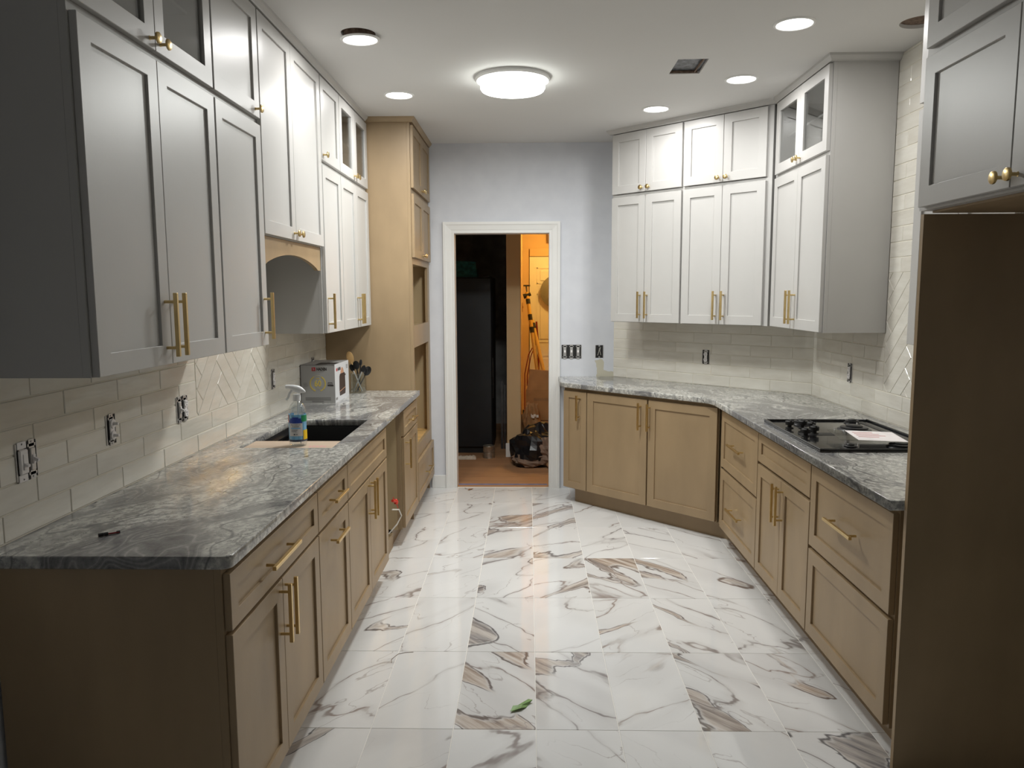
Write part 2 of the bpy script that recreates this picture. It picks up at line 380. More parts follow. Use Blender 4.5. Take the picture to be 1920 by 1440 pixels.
    def build(s, name, mat, parent=None, loc=None, rotz=0, smooth=False):
        return link(name, s.mesh(name, mat, smooth), parent, loc, rotz)
def link(name, me, parent=None, loc=None, rotz=0):
    o = bpy.data.objects.new(name, me); COL.objects.link(o)
    if parent: o.parent = parent
    if loc is not None: o.location = loc
    if rotz: o.rotation_euler = (0, 0, rotz)
    return o
def tag(o, label, cat, group=None):
    o['label'] = label; o['category'] = cat
    if group: o['group'] = group
    return o
def thing(name, label, cat, loc=(0, 0, 0), rotz=0, group=None):
    o = bpy.data.objects.new(name, None); o.empty_display_size = .05; COL.objects.link(o)
    o.location = loc; o.rotation_euler = (0, 0, rotz); return tag(o, label, cat, group)
def struct(o): o['kind'] = 'structure'; return o
def sweep(path, prof):
    """closed profile (offset to the right of travel, z) swept along a 2D polyline with mitred corners"""
    m = MB(); n = len(path); P = [Vector(p) for p in path]; k = len(prof); vs = []
    for i in range(n):
        d0 = (P[i]-P[i-1]).normalized() if i else (P[1]-P[0]).normalized()
        d1 = (P[i+1]-P[i]).normalized() if i < n-1 else d0
        n0 = Vector((d0.y, -d0.x)); n1 = Vector((d1.y, -d1.x)); b = n0+n1; b = b/b.dot(n0)
        for (o, z) in prof: vs.append((P[i].x+b.x*o, P[i].y+b.y*o, z))
    fs = [(i*k+j, i*k+(j+1) % k, (i+1)*k+(j+1) % k, (i+1)*k+j) for i in range(n-1) for j in range(k)]
    fs += [tuple(range(k)), tuple((n-1)*k+j for j in range(k-1, -1, -1))]
    return m.add(vs, fs)
def plate(name, outer, holes, z0, z1, mat, bev=0):
    """flat slab with holes, optionally with eased edges"""
    cu = bpy.data.curves.new(name, 'CURVE'); cu.dimensions = '2D'; cu.fill_mode = 'BOTH'
    for pts in [outer]+holes:
        sp = cu.splines.new('POLY'); sp.points.add(len(pts)-1); sp.use_cyclic_u = True
        for i, p in enumerate(pts): sp.points[i].co = (p[0], p[1], 0, 1)
    cu.extrude = (z1-z0)/2-bev; cu.bevel_depth = bev; cu.bevel_resolution = 2; cu.offset = -bev
    t = bpy.data.objects.new('t', cu); COL.objects.link(t)
    dg = bpy.context.evaluated_depsgraph_get(); me = bpy.data.meshes.new_from_object(t.evaluated_get(dg))
    bpy.data.objects.remove(t); bpy.data.curves.remove(cu)
    me.name = name; me.materials.clear(); me.materials.append(MATS[mat])
    for v in me.vertices: v.co.z += (z0+z1)/2
    return link(name, me)
def text(body, size, M, mat, parent, name='lettering', bold=0, align='CENTER', sx=1.0):
    cu = bpy.data.curves.new(name, 'FONT'); cu.body = body; cu.size = size; cu.align_x = align; cu.align_y = 'CENTER'; cu.extrude = .0003; cu.offset = bold; cu.resolution_u = 2
    t = bpy.data.objects.new('t', cu); COL.objects.link(t)
    dg = bpy.context.evaluated_depsgraph_get(); me = bpy.data.meshes.new_from_object(t.evaluated_get(dg))
    bpy.data.objects.remove(t); bpy.data.curves.remove(cu)
    for v in me.vertices: v.co.x *= sx
    me.transform(M); me.materials.clear(); me.materials.append(MATS[mat])
    return link(name, me, parent)
def ngon(cx, cy, r, n=32, ry=None): return [(cx+r*math.cos(2*math.pi*k/n), cy+(ry or r)*math.sin(2*math.pi*k/n)) for k in range(n)]

PI = math.pi
CEIL = 2.738; YB = 6.14; XL = -1.405; XR = 1.84
DG = math.sqrt(.5)

# ------------------------------------------------------------------ structure
# floor slab and its tiles
floor = struct(MB().box(-1.5, 1.95, -1.6, YB+.03, -.06, -.0016).build('floor', 'grout_floor'))
TW, TL, G = .3010, .6095, .0028
shared = {}
def floor_tile(x0, x1, y0, y1):
    w, l = round(x1-x0, 4), round(y1-y0, 4)
    if (w, l) not in shared:
        shared[(w, l)] = MB().box(-w/2, w/2, -l/2, l/2, -.0108, 0, .0009).mesh('tile', 'marble_tile')
    return link('tile', shared[(w, l)], floor, ((x0+x1)/2, (y0+y1)/2, random.uniform(-.0003, .0002)))
HEAVY = {(-1, 0): (1, .6), (0, 0): (.9, .3), (1, 0): (.45, 1), (2, 0): (1, .35), (3, 0): (1, .9), (-2, 0): (0, .6), (-3, 0): (0, .8),
         (-3, -1): (1, .1), (-2, -1): (1, .7), (-1, -1): (.1, .5), (0, -1): (.1, .4), (1, -1): (.7, .6), (2, -1): (1, .8), (3, -1): (.8, .1),
         (-1, 1): (1, .25), (-2, 1): (.1, .7), (-3, 1): (.3, .5), (0, 1): (0, .4), (1, 1): (.3, 1), (2, 1): (.55, .5), (3, 1): (.15, .3),
         (-1, 2): (.9, .3), (-2, 2): (.2, .7), (0, 2): (.6, .9), (1, 2): (.75, .7), (2, 2): (.8, .6), (3, 2): (.7, .9), (-3, 2): (.3, .5)}
UPR = {(1, 0), (1, 1)}
DNR = {(0, 0), (-1, 0), (1, -1), (1, 2), (-1, 1), (0, -1)}
for r in range(-6, 6):
    y0 = 2.625+r*TL; y1 = min(y0+TL, YB-.001)
    for c in range(-3, 5):
        x0 = .024+(c)*TW
        if y0 > YB-.02: continue
        o = floor_tile(x0+G/2, x0+TW-G/2, y0+G/2, y1-G/2)
        hv, br = HEAVY.get((c, r), (random.choice((.0, .0, .3, .75)), random.choice((.1, .5, 1.0))))
        up = (c, r) in UPR or (c <= -2) or (c not in (2, 3, 4) and (c, r) not in DNR)
        o.color = (hv, br, 1.0 if up else 0.0, 1)
ceil_holes = [ngon(-.766, 3.60, .078), ngon(1.705, 3.535, .085), [(.752, 4.035), (.905, 4.03), (.912, 4.290), (.752, 4.296)]]
ceiling = struct(plate('ceiling', [(-1.5, -1.6), (1.95, -1.6), (1.95, YB+.12), (-1.5, YB+.12)], ceil_holes, CEIL, CEIL+.016, 'ceiling_paint'))
wall_left = struct(MB().box(XL-.1, XL, -1.6, YB+.12, -.06, CEIL).build('wall_left', 'wall_paint'))
DX0, DX1, DH = -.588, .160, 2.048      # doorway
wall_back = struct(MB().box(XL, DX0-.014, YB, YB+.12, -.06, CEIL).box(DX1+.014, .75, YB, YB+.12, -.06, CEIL).box(DX0-.014, DX1+.014, YB, YB+.12, DH+.014, CEIL).build('wall_back', 'wall_paint'))
SD = 6.82
wc = MB(); a = Vector((.68, 6.14)); bb = Vector((XR, SD-XR)); nn = Vector((DG, DG))*.1
wc.prism([a, bb, bb+nn, a+nn], 'z', -.06, CEIL)
wall_corner = struct(wc.build('wall_corner', 'wall_paint'))
wall_right = struct(MB().box(XR, XR+.1, -1.6, SD-XR+.06, -.06, CEIL).build('wall_right', 'wall_paint'))
wall_rear = struct(MB().box(-1.5, 1.95, -1.7, -1.6, -.06, CEIL).build('wall_rear', 'rear_wall'))
# door casing: profiled, mitred
def casing():
    m = MB(); prof = [(0, 0), (0, .012), (.008, .014), (.020, .013), (.030, .016), (.060, .019), (.070, .024), (.088, .024), (.088, 0)]
    path = [(DX0, 0), (DX0, DH), (DX1, DH), (DX1, 0)]; outs = [(-1, 0), (-1, 1), (1, 1), (1, 0)]
    k = len(prof); vs = []
    for p, o in zip(path, outs):
        for (w, t) in prof: vs.append((p[0]+o[0]*w, YB-t, p[1]+o[1]*w))
    fs = [(i*k+j, i*k+(j+1) % k, (i+1)*k+(j+1) % k, (i+1)*k+j) for i in range(3) for j in range(k)]+[tuple(range(k)), tuple(3*k+j for j in range(k))]
    return m.add(vs, fs)
t1 = struct(casing().build('trim_1', 'trim_white'))
struct(MB().box(DX0-.016, DX0, YB, YB+.125, 0, DH+.016).box(DX1, DX1+.016, YB, YB+.125, 0, DH+.016).box(DX0, DX1, YB, YB+.125, DH, DH+.016).build('trim_2', 'trim_white'))
struct(MB().box(-.792, DX0-.089, YB-.014, YB, 0, .105, .002).build('baseboard_back', 'trim_white'))

# backsplash tiles -------------------------------------------------------
PU, PZ, GT, TT = .3025, .0755, .0022, .010
Z0T = .9145
tshared = {}
def wtile(parent, org, th, u0, u1, z0, z1):
    w, h = round(u1-u0, 3), round(z1-z0, 3)
    if w < .006 or h < .006: return
    if (w, h) not in tshared: tshared[(w, h)] = MB().box(-w/2, w/2, -TT, 0, -h/2, h/2, .0022).mesh('tile', 'glazed_tile')
    u = (u0+u1)/2; x = org[0]+math.cos(th)*u; y = org[1]+math.sin(th)*u
    o = link('tile', tshared[(w, h)], parent, (x+random.uniform(-.0004, .0004), y, (z0+z1)/2), th)
    o.rotation_euler = (random.uniform(-.006, .006), 0, th+random.uniform(-.003, .003))
def running(parent, org, th, U0, U1, zlo, zhi, phase):
    k0 = int(round((zlo-Z0T)/PZ)); k = k0
    while Z0T+k*PZ < zhi-.004:
        z0 = Z0T+k*PZ; z1 = min(z0+PZ-GT, zhi)
        ph = phase+(PU/2 if k % 2 else 0); i = math.floor((U0-ph)/PU)
        while ph+i*PU < U1:
            a_, b_ = max(U0, ph+i*PU+GT/2), min(U1, ph+(i+1)*PU-GT/2)
            if b_-a_ > .01: wtile(parent, org, th, a_, b_, z0+GT/2, z1)
            i += 1
        k += 1
def clip(poly, U0, U1, V0, V1):
    for ax, lim, sg in ((0, U0, 1), (0, U1, -1), (1, V0, 1), (1, V1, -1)):
        out = []
        for i in range(len(poly)):
            p, q = poly[i-1], poly[i]; dp, dq = (p[ax]-lim)*sg, (q[ax]-lim)*sg
            if (dp >= 0) != (dq >= 0):
                t = dp/(dp-dq); out.append((p[0]+(q[0]-p[0])*t, p[1]+(q[1]-p[1])*t))
            if dq >= 0: out.append(q)
        poly = out
        if len(poly) < 3: return []
    return poly
def herring(parent, org, th, U0, U1, V0, V1):
    Lt, Wt, g = .302, .0755, .0024; N = 4; cu, cv = (U0+U1)/2, (V0+V1)/2
    ca = math.cos(PI/4); 
    for i in range(-26, 27):
        for j in range(-8, 9):
            for kind in (0, 1):
                # classic L-shaped herringbone on a grid of brick widths
                bx = i*Wt+j*(Lt*1.0)*0; by = i*Wt
                if kind == 0: x0, y0, x1, y1 = bx+j*2*Lt*1.0, by, bx+j*2*Lt+Lt, by+Wt
                else: x0, y0, x1, y1 = bx+j*2*Lt+Lt, by+Wt-Lt*1.0+0, bx+j*2*Lt+Lt+Wt, by+Wt
                x0 += g/2; y0 += g/2; x1 -= g/2; y1 -= g/2
                q = [((x-y)*ca+cu+.035, (x+y)*ca+cv) for x, y in ((x0, y0), (x1, y0), (x1, y1), (x0, y1))]
                p = clip(q, U0+g, U1-g, V0+g, V1-g)
                if len(p) < 3: continue
                ar = abs(sum(p[k-1][0]*p[k][1]-p[k][0]*p[k-1][1] for k in range(len(p))))/2
                if ar < 2e-4: continue
                mx = sum(a[0] for a in p)/len(p); mz = sum(a[1] for a in p)/len(p)
                m = MB(); n = len(p); back = [(a[0]-mx, 0, a[1]-mz) for a in p]; fr = [(a[0]-mx, -TT+.0015, a[1]-mz) for a in p]
                fi = [((a[0]-mx)*(1-.0022/max(.02, math.hypot(a[0]-mx, a[1]-mz))), -TT, (a[1]-mz)*(1-.0022/max(.02, math.hypot(a[0]-mx, a[1]-mz)))) for a in p]
                fs = [tuple(range(n)), tuple(2*n+k for k in range(n))]+[(k, (k+1) % n, n+(k+1) % n, n+k) for k in range(n)]+[(n+k, n+(k+1) % n, 2*n+(k+1) % n, 2*n+k) for k in range(n)]
                m.add(back+fr+fi, fs)
                m.build('tile', 'glazed_tile', parent, (org[0]+math.cos(th)*mx, org[1]+math.sin(th)*mx, mz), th)
def grout(parent, org, th, U0, U1, z0, z1): MB().box(U0, U1, -.0075, .002, z0, z1).build('grout', 'grout_wall', parent, (org[0], org[1], 0), th)
Z6 = Z0T+6*PZ
ZH = Z0T+2*PZ
HL0, HL1 = 3.165, 4.078
oL = (XL, 0); tL = PI/2                        # local u = +y
grout(wall_left, oL, tL, 1.89, 5.245, .90, 1.83)
running(wall_left, oL, tL, 1.89, 5.244, Z0T, ZH-.001, 2.253)
running(wall_left, oL, tL, 1.89, HL0-.001, ZH, Z6-.002, 2.253)
running(wall_left, oL, tL, HL1+.001, 5.244, ZH, Z6-.002, 2.253)
herring(wall_left, oL, tL, HL0, HL1, ZH-.001, 1.822)
oR = (XR, 0); tR = -PI/2                       # local u = -y
HR0, HR1, HZ = 3.075, 3.985, 1.672
grout(wall_right, oR, tR, -(SD-XR)+.004, -2.402, .90, CEIL)
running(wall_right, oR, tR, -(SD-XR)+.005, -2.402, Z0T, ZH-.001, -3.923)
running(wall_right, oR, tR, -(SD-XR)+.005, -HR1-.001, ZH, Z6-.002, -3.923)
running(wall_right, oR, tR, -HR0+.001, -2.402, ZH, Z6-.002, -3.923)
herring(wall_right, oR, tR, -HR1, -HR0, ZH-.001, HZ)
running(wall_right, oR, tR, -HR1, -HR0, Z0T+10*PZ, CEIL-.001, -3.86)
oD = (.68, 6.14); tD = -PI/4
LD = (XR-.68)/DG
grout(wall_corner, oD, tD, .002, LD, .90, Z6)
running(wall_corner, oD, tD, .003, LD-.004, Z0T, Z6-.002, .439)

# crown mouldings
CP = [(0, 2.706), (.021, 2.706), (.023, 2.712), (.031, 2.722), (.036, 2.727), (.038, CEIL), (0, CEIL)]
struct(sweep([(XL+.003, 1.885), (-1.095, 1.885), (-1.095, 5.204)], CP).build('trim_3', 'cab_white'))
struct(sweep([(-1.12, 5.245), (-.792, 5.245), (-.792, 6.138)], CP).build('trim_4', 'cab_taupe'))
struct(sweep([(.614+.2, 5.725+.2), (.614, 5.725), (1.51, 4.829), (1.51, 3.985), (XR-.011, 3.985)], CP).build('trim_5', 'cab_white'))
struct(sweep([(1.51, 3.07), (1.51, 2.425)], CP).build('trim_6', 'cab_white'))
struct(sweep([(1.83, 2.402), (1.185, 2.402), (1.185, 1.48)], CP).build('trim_7', 'cab_white'))

# ------------------------------------------------------------------ lights
def downlight(x, y, label, drop=0, tilt=(0, 0)):
    t = thing('recessed_light', label, 'ceiling light', (x, y, CEIL-drop), 0, 'recessed ceiling lights')
    t.rotation_euler = (tilt[0], tilt[1], 0)
    MB().lathe([(.075, -.002), (.078, -.006), (.086, -.006), (.090, -.001), (.090, .001), (.075, .001)], 40).build('trim_ring', 'trim_white', t, smooth=True)
    MB().lathe([(.0751, -.0035), (.0751, -.001), (.0751, .001)], 40).build('lens', 'led_lens', t, smooth=True)
    la = bpy.data.lights.new('lens_light', 'AREA'); la.shape = 'DISK'; la.size = .145; la.energy = LED; la.color = LED_COL[:3]; la.spread = math.radians(176)
    lo = bpy.data.objects.new('lens_light', la); COL.objects.link(lo); lo.parent = t; lo.location = (0, 0, -.0075)
    if drop: MB().lathe([(.074, .001), (.074, .03), (.03, .034)], 32).build('housing', 'hole_edge', t, smooth=True)
    return t
downlight(-.766, 3.64, 'round LED downlight hanging loose below its ragged ceiling hole', .012, (.03, -.03))
downlight(-.762, 4.67, 'round LED downlight set flush in ceiling in front of the tall taupe pantry')
downlight(.81, 5.07, 'round LED downlight in ceiling in front of the solid-door corner wall cabinets')
downlight(1.167, 4.403, 'round LED downlight in ceiling beside the glass-door cabinet on the cooktop wall')
downlight(1.16, 3.534, 'round LED downlight in ceiling above the cooktop, beside an empty round hole')
def flush(x, y, label, watts):
    fl = thing('flush_light', label, 'ceiling light', (x, y, CEIL))
    MB().lathe([(.20, 0), (.203, -.014), (.196, -.022), (.172, -.022)], 48).build('base_ring', 'trim_white', fl, smooth=True)
    MB().lathe([(.173, -.0225), (.176, -.058), (.168, -.070), (.12, -.075), (.0, -.076)], 48).build('shade', 'flush_lens', fl, smooth=True)
    la = bpy.data.lights.new('shade_light', 'AREA'); la.shape = 'DISK'; la.size = .30; la.energy = watts; la.color = (.98, 1.0, .97)
    lo = bpy.data.objects.new('shade_light', la); COL.objects.link(lo); lo.parent = fl; lo.location = (0, 0, -.079)
flush(-.086, 4.326, 'bright round flush-mount ceiling light in the middle of the room', FLUSH_W)
# holes in the ceiling
h = thing('vent_opening', 'rectangular unfinished duct hole cut in the ceiling, dark inside', 'ceiling hole', (.83, 4.163, CEIL))
MB().box(-.09, -.08, -.14, .14, .012, .16).box(.08, .09, -.14, .14, .012, .16).box(-.09, .09, -.14, -.13, .012, .16).box(-.09, .09, .13, .14, .012, .16).box(-.088, .088, -.138, .138, .0165, .022).build('duct', 'duct_dark', h)
MB().box(.052, .057, -.12, .125, .003, .014).box(-.075, .07, .118, .124, .002, .014).build('bare_edge', 'hole_edge', h)
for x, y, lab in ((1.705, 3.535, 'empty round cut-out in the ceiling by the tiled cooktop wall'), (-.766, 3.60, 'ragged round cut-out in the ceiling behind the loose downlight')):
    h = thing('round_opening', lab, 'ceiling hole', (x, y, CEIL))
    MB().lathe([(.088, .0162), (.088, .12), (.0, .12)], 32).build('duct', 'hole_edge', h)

# ------------------------------------------------------------------ cabinets
hm = {}
def bar_mesh(L, vert):
    k = ('b', round(L, 3), vert)
    if k not in hm:
        m = MB(); s = .0058; y = -.034; q = .068 if L < .22 else .096
        if vert: m.box(-s, s, y-s, y+s, -L/2, L/2, .001)
        else: m.box(-L/2, L/2, y-s, y+s, -s, s, .001)
        for sg in (-1, 1):
            c = (0, 0, sg*q) if vert else (sg*q, 0, 0)
            m.lathe([(.0046, -.031), (.0046, 0)], 10, c, 'y')
        hm[k] = m.mesh('handle', 'brass')
    return hm[k]
def knob_mesh():
    if 'k' not in hm:
        hm['k'] = MB().lathe([(.0, -.0295), (.0125, -.0295), (.0155, -.0275), (.0160, -.0225), (.0138, -.0215), (.0128, -.0235), (.0052, -.0235), (.0046, -.020), (.0046, -.002), (.0065, 0.0), (0, 0)], 22, axis='y').mesh('knob', 'brass', True)
    return hm['k']
DT = .020
def front(par, x0, x1, z0, z1, mat, kind='door', rail=.057, glass=False, hw=()):
    """shaker front: frame in front of the local y=0 plane, recessed panel, hardware"""
    m = MB(); c = .0013; r = min(rail, (x1-x0)*.3); rz = min(rail, (z1-z0)*.30)
    def loop(e, ez, y): return [(x0+e, y, z0+ez), (x1-e, y, z0+ez), (x1-e, y, z1-ez), (x0+e, y, z1-ez)]
    vs = loop(0, 0, -.0015)+loop(0, 0, -DT+c)+loop(c, c, -DT)+loop(r-.0008, rz-.0008, -DT)+loop(r, rz, -DT+.0008)+loop(r, rz, -.0015)
    m.add(vs, [(4*k+i, 4*k+(i+1) % 4, 4*((k+1) % 6)+(i+1) % 4, 4*((k+1) % 6)+i) for k in range(6) for i in range(4)])
    d = m.build(kind, mat, par)
    if glass: MB().box(x0+r-.004, x1-r+.004, -.011, -.008, z0+rz-.004, z1-rz+.004).build('glass_pane', 'pane_glass', d)
    else: MB().box(x0+r-.004, x1-r+.004, -.0115, -.003, z0+rz-.004, z1-rz+.004).build('panel', mat, d)
    for hk in hw:
        if hk[0] == 'knob': link('knob', knob_mesh(), d, (hk[1], -DT, hk[2]))
        else: link('handle', bar_mesh(hk[3], hk[0] == 'v'), d, (hk[1], -DT, hk[2]))
    return d
def carcass(par, Wd, D, z0, z1, mat, inmat, decks=(), frame=(), name='carcass', t=.018, openback=False):
    m = MB()
    m.box(0, t, .0205, D, z0, z1).box(Wd-t, Wd, .0205, D, z0, z1).box(t, Wd-t, .0205, D, z0, z0+t).box(t, Wd-t, .0205, D, z1-t, z1)
    m.build(name, mat, par)
    i = MB().box(t, Wd-t, D-.008, D, z0+t, z1-t)
    for dz in decks: i.box(t, Wd-t, .0205, D-.008, dz-t/2, dz+t/2)
    i.build('back_panel', inmat, par)
    f = MB()
    for (a_, b_, c_, d_) in frame: f.box(a_, b_, 0, .020, c_, d_)
    if frame: f.build('face_frame', mat, par)
def liner(par, Wd, D, z0, z1, t=.018):
    MB().box(t, t+.002, .021, D-.009, z0, z1).box(Wd-t-.002, Wd-t, .021, D-.009, z0, z1).box(t+.002, Wd-t-.002, .021, D-.009, z1-.002, z1).box(t+.002, Wd-t-.002, .021, D-.009, z0, z0+.002).box(t+.002, Wd-t-.002, D-.011, D-.009, z0, z1).build('interior_lining', 'white_inside', par)
    MB().box(t+.002, Wd-t-.002, .05, D-.012, (z0+z1)/2+.02, (z0+z1)/2+.030).build('shelf', 'white_inside', par)
    for x, s_ in ((t+.002, 1), (Wd-t-.002, -1)):
        for z in (z0+.08, z1-.09): MB().box(x, x+s_*.012, .022, .062, z-.018, z+.018).box(x+s_*.006, x+s_*.03, .0, .03, z-.008, z+.008).build('hinge', 'steel', par)
def toe(par, Wd, mat, D=.07, z=.112): MB().box(0, Wd, D, D+.015, 0, z).build('toe_kick', mat, par)
def fr_std(Wd, z0, z1, rails=(), st=.035, mid=()):
    f = [(0, st, z0, z1), (Wd-st, Wd, z0, z1), (st, Wd-st, z0, z0+.03), (st, Wd-st, z1-.035, z1)]
    f += [(st, Wd-st, r-.02, r+.02) for r in rails]; f += [(m-.012, m+.012, z0+.03, z1-.035) for m in mid]
    return f
WH, TA, IN = 'cab_white', 'cab_taupe', 'cab_inside'
UZ0, UZ1, UM0, UM1, UT = 1.366, 2.720, 2.246, 2.272, 2.697
HU = 1.484; HLEN = .188
# --- left wall cabinets: origin on the frame plane, local x = +y world
def lc(name, label, y0, y1, grp, x=-1.095): return thing(name, label, 'cabinet', (x, y0, 0), PI/2, grp), y1-y0
GW = 'white wall cabinets'
c, w = lc('wall_cabinet', 'white wall cabinet with two glass top doors at the open end of the sink run', 1.885, 2.700, GW)
carcass(c, w, .305, UZ0, UZ1, WH, 'white_inside', (2.26, 1.66, 1.95), fr_std(w, UZ0, UZ1, (2.259,)))
liner(c, w, .305, 2.27, UZ1-.019)
mid = .405
for (a_, b_, kx) in ((.007, mid-.0015, mid-.032), (mid+.0015, w-.006, mid+.030)):
    front(c, a_, b_, UM1, UT, WH, glass=True, hw=(('knob', kx, UM1+.026),))
    front(c, a_, b_, UZ0+.001, UM0, WH, hw=(('v', mid-.033 if a_ < .1 else mid+.026, HU, HLEN),))
c, w = lc('wall_cabinet', 'white single-door wall cabinet beside the arched wooden valance, toward the open end', 2.701, 3.157, GW)
carcass(c, w, .305, UZ0, UZ1, WH, 'white_inside', (2.26,), fr_std(w, UZ0, UZ1, (2.259,)))
front(c, .006, w-.004, UM1, UT, WH, hw=(('knob', w-.05, UM1+.028),))
front(c, .006, w-.004, UZ0+.001, UM0, WH, hw=(('v', w-.042, HU+.003, HLEN),))
c, w = lc('wall_cabinet', 'white cabinet with two tall doors hung high above the arched wooden valance', 3.158, 4.076, GW)
carcass(c, w, .305, 1.818, UZ1, WH, 'white_inside', (2.26,), fr_std(w, 1.818, UZ1))
mid = w*.467+.002
mid = .430
front(c, .006, mid-.0015, 1.822, UT, WH, hw=(('knob', mid-.032, 1.852),))
front(c, mid+.0015, w-.004, 1.822, UT, WH, hw=(('knob', mid+.032, 1.852),))
v = thing('arched_valance', 'taupe wooden valance board with an arched lower edge under white cabinet', 'valance', (-1.098, 3.162, 0), PI/2)
n = 24; Wv = .908
pts = [(0, 1.817), (0, 1.697), (.05, 1.697)]+[(.05+(Wv-.10)*k/n, 1.697+.058*math.sin(PI*k/n)**.75) for k in range(1, n)]+[(Wv-.05, 1.697), (Wv, 1.697), (Wv, 1.817)]
vm = MB()
for k in range(len(pts)-1):
    pass
# built as quad strips so the arch stays a clean surface
xs = [0, .05]+[.05+(Wv-.10)*k/n for k in range(1, n)]+[Wv-.05, Wv]
zs = [1.697, 1.697]+[1.697+.058*math.sin(PI*k/n)**.75 for k in range(1, n)]+[1.697, 1.697]
N_ = len(xs); vs_ = []
for y in (0, .019):
    for x, z in zip(xs, zs): vs_ += [(x, y, z), (x, y, 1.817)]
fs_ = []
for i in range(N_-1):
    a0 = 2*i; b0 = 2*N_+2*i
    fs_ += [(a0, a0+2, a0+3, a0+1), (b0+1, b0+3, b0+2, b0), (a0, b0, b0+2, a0+2), (a0+1, a0+3, b0+3, b0+1)]
fs_ += [(0, 1, 2*N_+1, 2*N_), (2*N_-2, 4*N_-2, 4*N_-1, 2*N_-1)]
vm.add(vs_, fs_).build('board', TA, v)
c, w = lc('wall_cabinet', 'white single-door wall cabinet between the arched valance and the pair of glass-topped doors', 4.077, 4.478, GW)
carcass(c, w, .305, UZ0, UZ1, WH, 'white_inside', (2.26,), fr_std(w, UZ0, UZ1, (2.259,)))
front(c, .012, w-.004, UM1, UT, WH, hw=(('knob', .035, UM1+.028),))
front(c, .012, w-.004, UZ0+.001, UM0, WH, hw=(('v', .043, HU, HLEN),))
c, w = lc('wall_cabinet', 'white wall cabinet with two glass top doors beside the tall taupe pantry', 4.479, 5.243, GW)
carcass(c, w, .305, UZ0, UZ1, WH, 'white_inside', (2.26,), fr_std(w, UZ0, UZ1, (2.259,)))
liner(c, w, .305, 2.27, UZ1-.019)
mid = .376
for (a_, b_, s_) in ((.005, mid-.0015, -1), (mid+.0015, w-.012, 1)):
    front(c, a_, b_, UM1, UT, WH, glass=True, hw=(('knob', mid+s_*.030, UM1+.026),))
    front(c, a_, b_, UZ0+.001, UM0, WH, hw=(('v', mid+s_*.030, HU, HLEN),))
# --- left base cabinets
GB = 'taupe base cabinets on the sink side'
BX = -.792; BT = .878; BD = .600
def lb(label, y0, y1, cat='cabinet', nm='base_cabinet'): return thing(nm, label, cat, (BX, y0, 0), PI/2, GB), y1-y0
DZ0, DZ1, DR0, DR1 = .120, .690, .702, .855
c, w = lb('taupe base cabinet, wide drawer over two doors, at the open end of the sink run', 1.888, 2.720)
carcass(c, w, BD, .112, BT, TA, IN, (), fr_std(w, .112, BT, (.696,)))
MB().box(0, .018, .07, BD, 0, .112).build('plinth_side', TA, c); toe(c, w, TA)
front(c, .006, w-.003, DR0, DR1, TA, 'drawer', .05, hw=(('h', .372, .782, .255),))
mid = .412
front(c, .006, mid-.0015, DZ0, DZ1, TA, hw=(('v', mid-.034, .592, HLEN),))
front(c, mid+.0015, w-.003, DZ0, DZ1, TA, hw=(('v', mid+.026, .592, HLEN),))
c, w = lb('narrow taupe base cabinet with small drawer over a pull-out door, both with horizontal pulls', 2.721, 3.183)
carcass(c, w, BD, .112, BT, TA, IN, (), fr_std(w, .112, BT, (.696,))); toe(c, w, TA)
front(c, .003, w-.003, DR0, DR1, TA, 'drawer', .05, hw=(('h', w/2, .782, HLEN),))
front(c, .003, w-.003, DZ0, DZ1, TA, hw=(('h', w/2, .622, HLEN),))
c, w = lb('taupe sink base cabinet with a plain false drawer front over two doors', 3.184, 4.078)
carcass(c, w, BD, .112, .630, TA, IN, (), fr_std(w, .112, .690)); toe(c, w, TA)
MB().box(0, .018, .0205, BD, .630, BT).box(w-.018, w, .0205, BD, .630, BT).box(0, .035, 0, .02, .690, BT).box(w-.035, w, 0, .02, .690, BT).box(.035, w-.035, 0, .02, .843, BT).build('rail', TA, c)
front(c, .003, w-.003, DR0, DR1, TA, 'drawer', .05)
mid = .438
front(c, .003, mid-.0015, DZ0, DZ1, TA, hw=(('v', mid-.034, .592, HLEN),))
front(c, mid+.0015, w-.003, DZ0, DZ1, TA, hw=(('v', mid+.026, .592, HLEN),))
c, w = lb('taupe base cabinet with drawer over single door, between the empty dishwasher gap and the pantry', 4.648, 5.243)
carcass(c, w, BD, .112, BT, TA, IN, (), fr_std(w, .112, BT, (.696,)))
MB().box(0, .018, .07, BD, 0, .112).build('plinth_side', TA, c); toe(c, w, TA)
MB().box(-.004, -.0005, .03, BD, .112, BT).build('side_skin', IN, c)
front(c, .012, w-.012, DR0, DR1, TA, 'drawer', .05, hw=(('h', w/2-.02, .775, HLEN),))
front(c, .012, w-.012, DZ0, DZ1, TA, hw=(('v', .060, .585, HLEN),))
tb = tag(MB().box(-.872, -.852, 4.079, 4.647, 0, .09, .001).build('toe_board', 'taupe_side'), 'bare wooden toe board across the empty dishwasher gap', 'board')
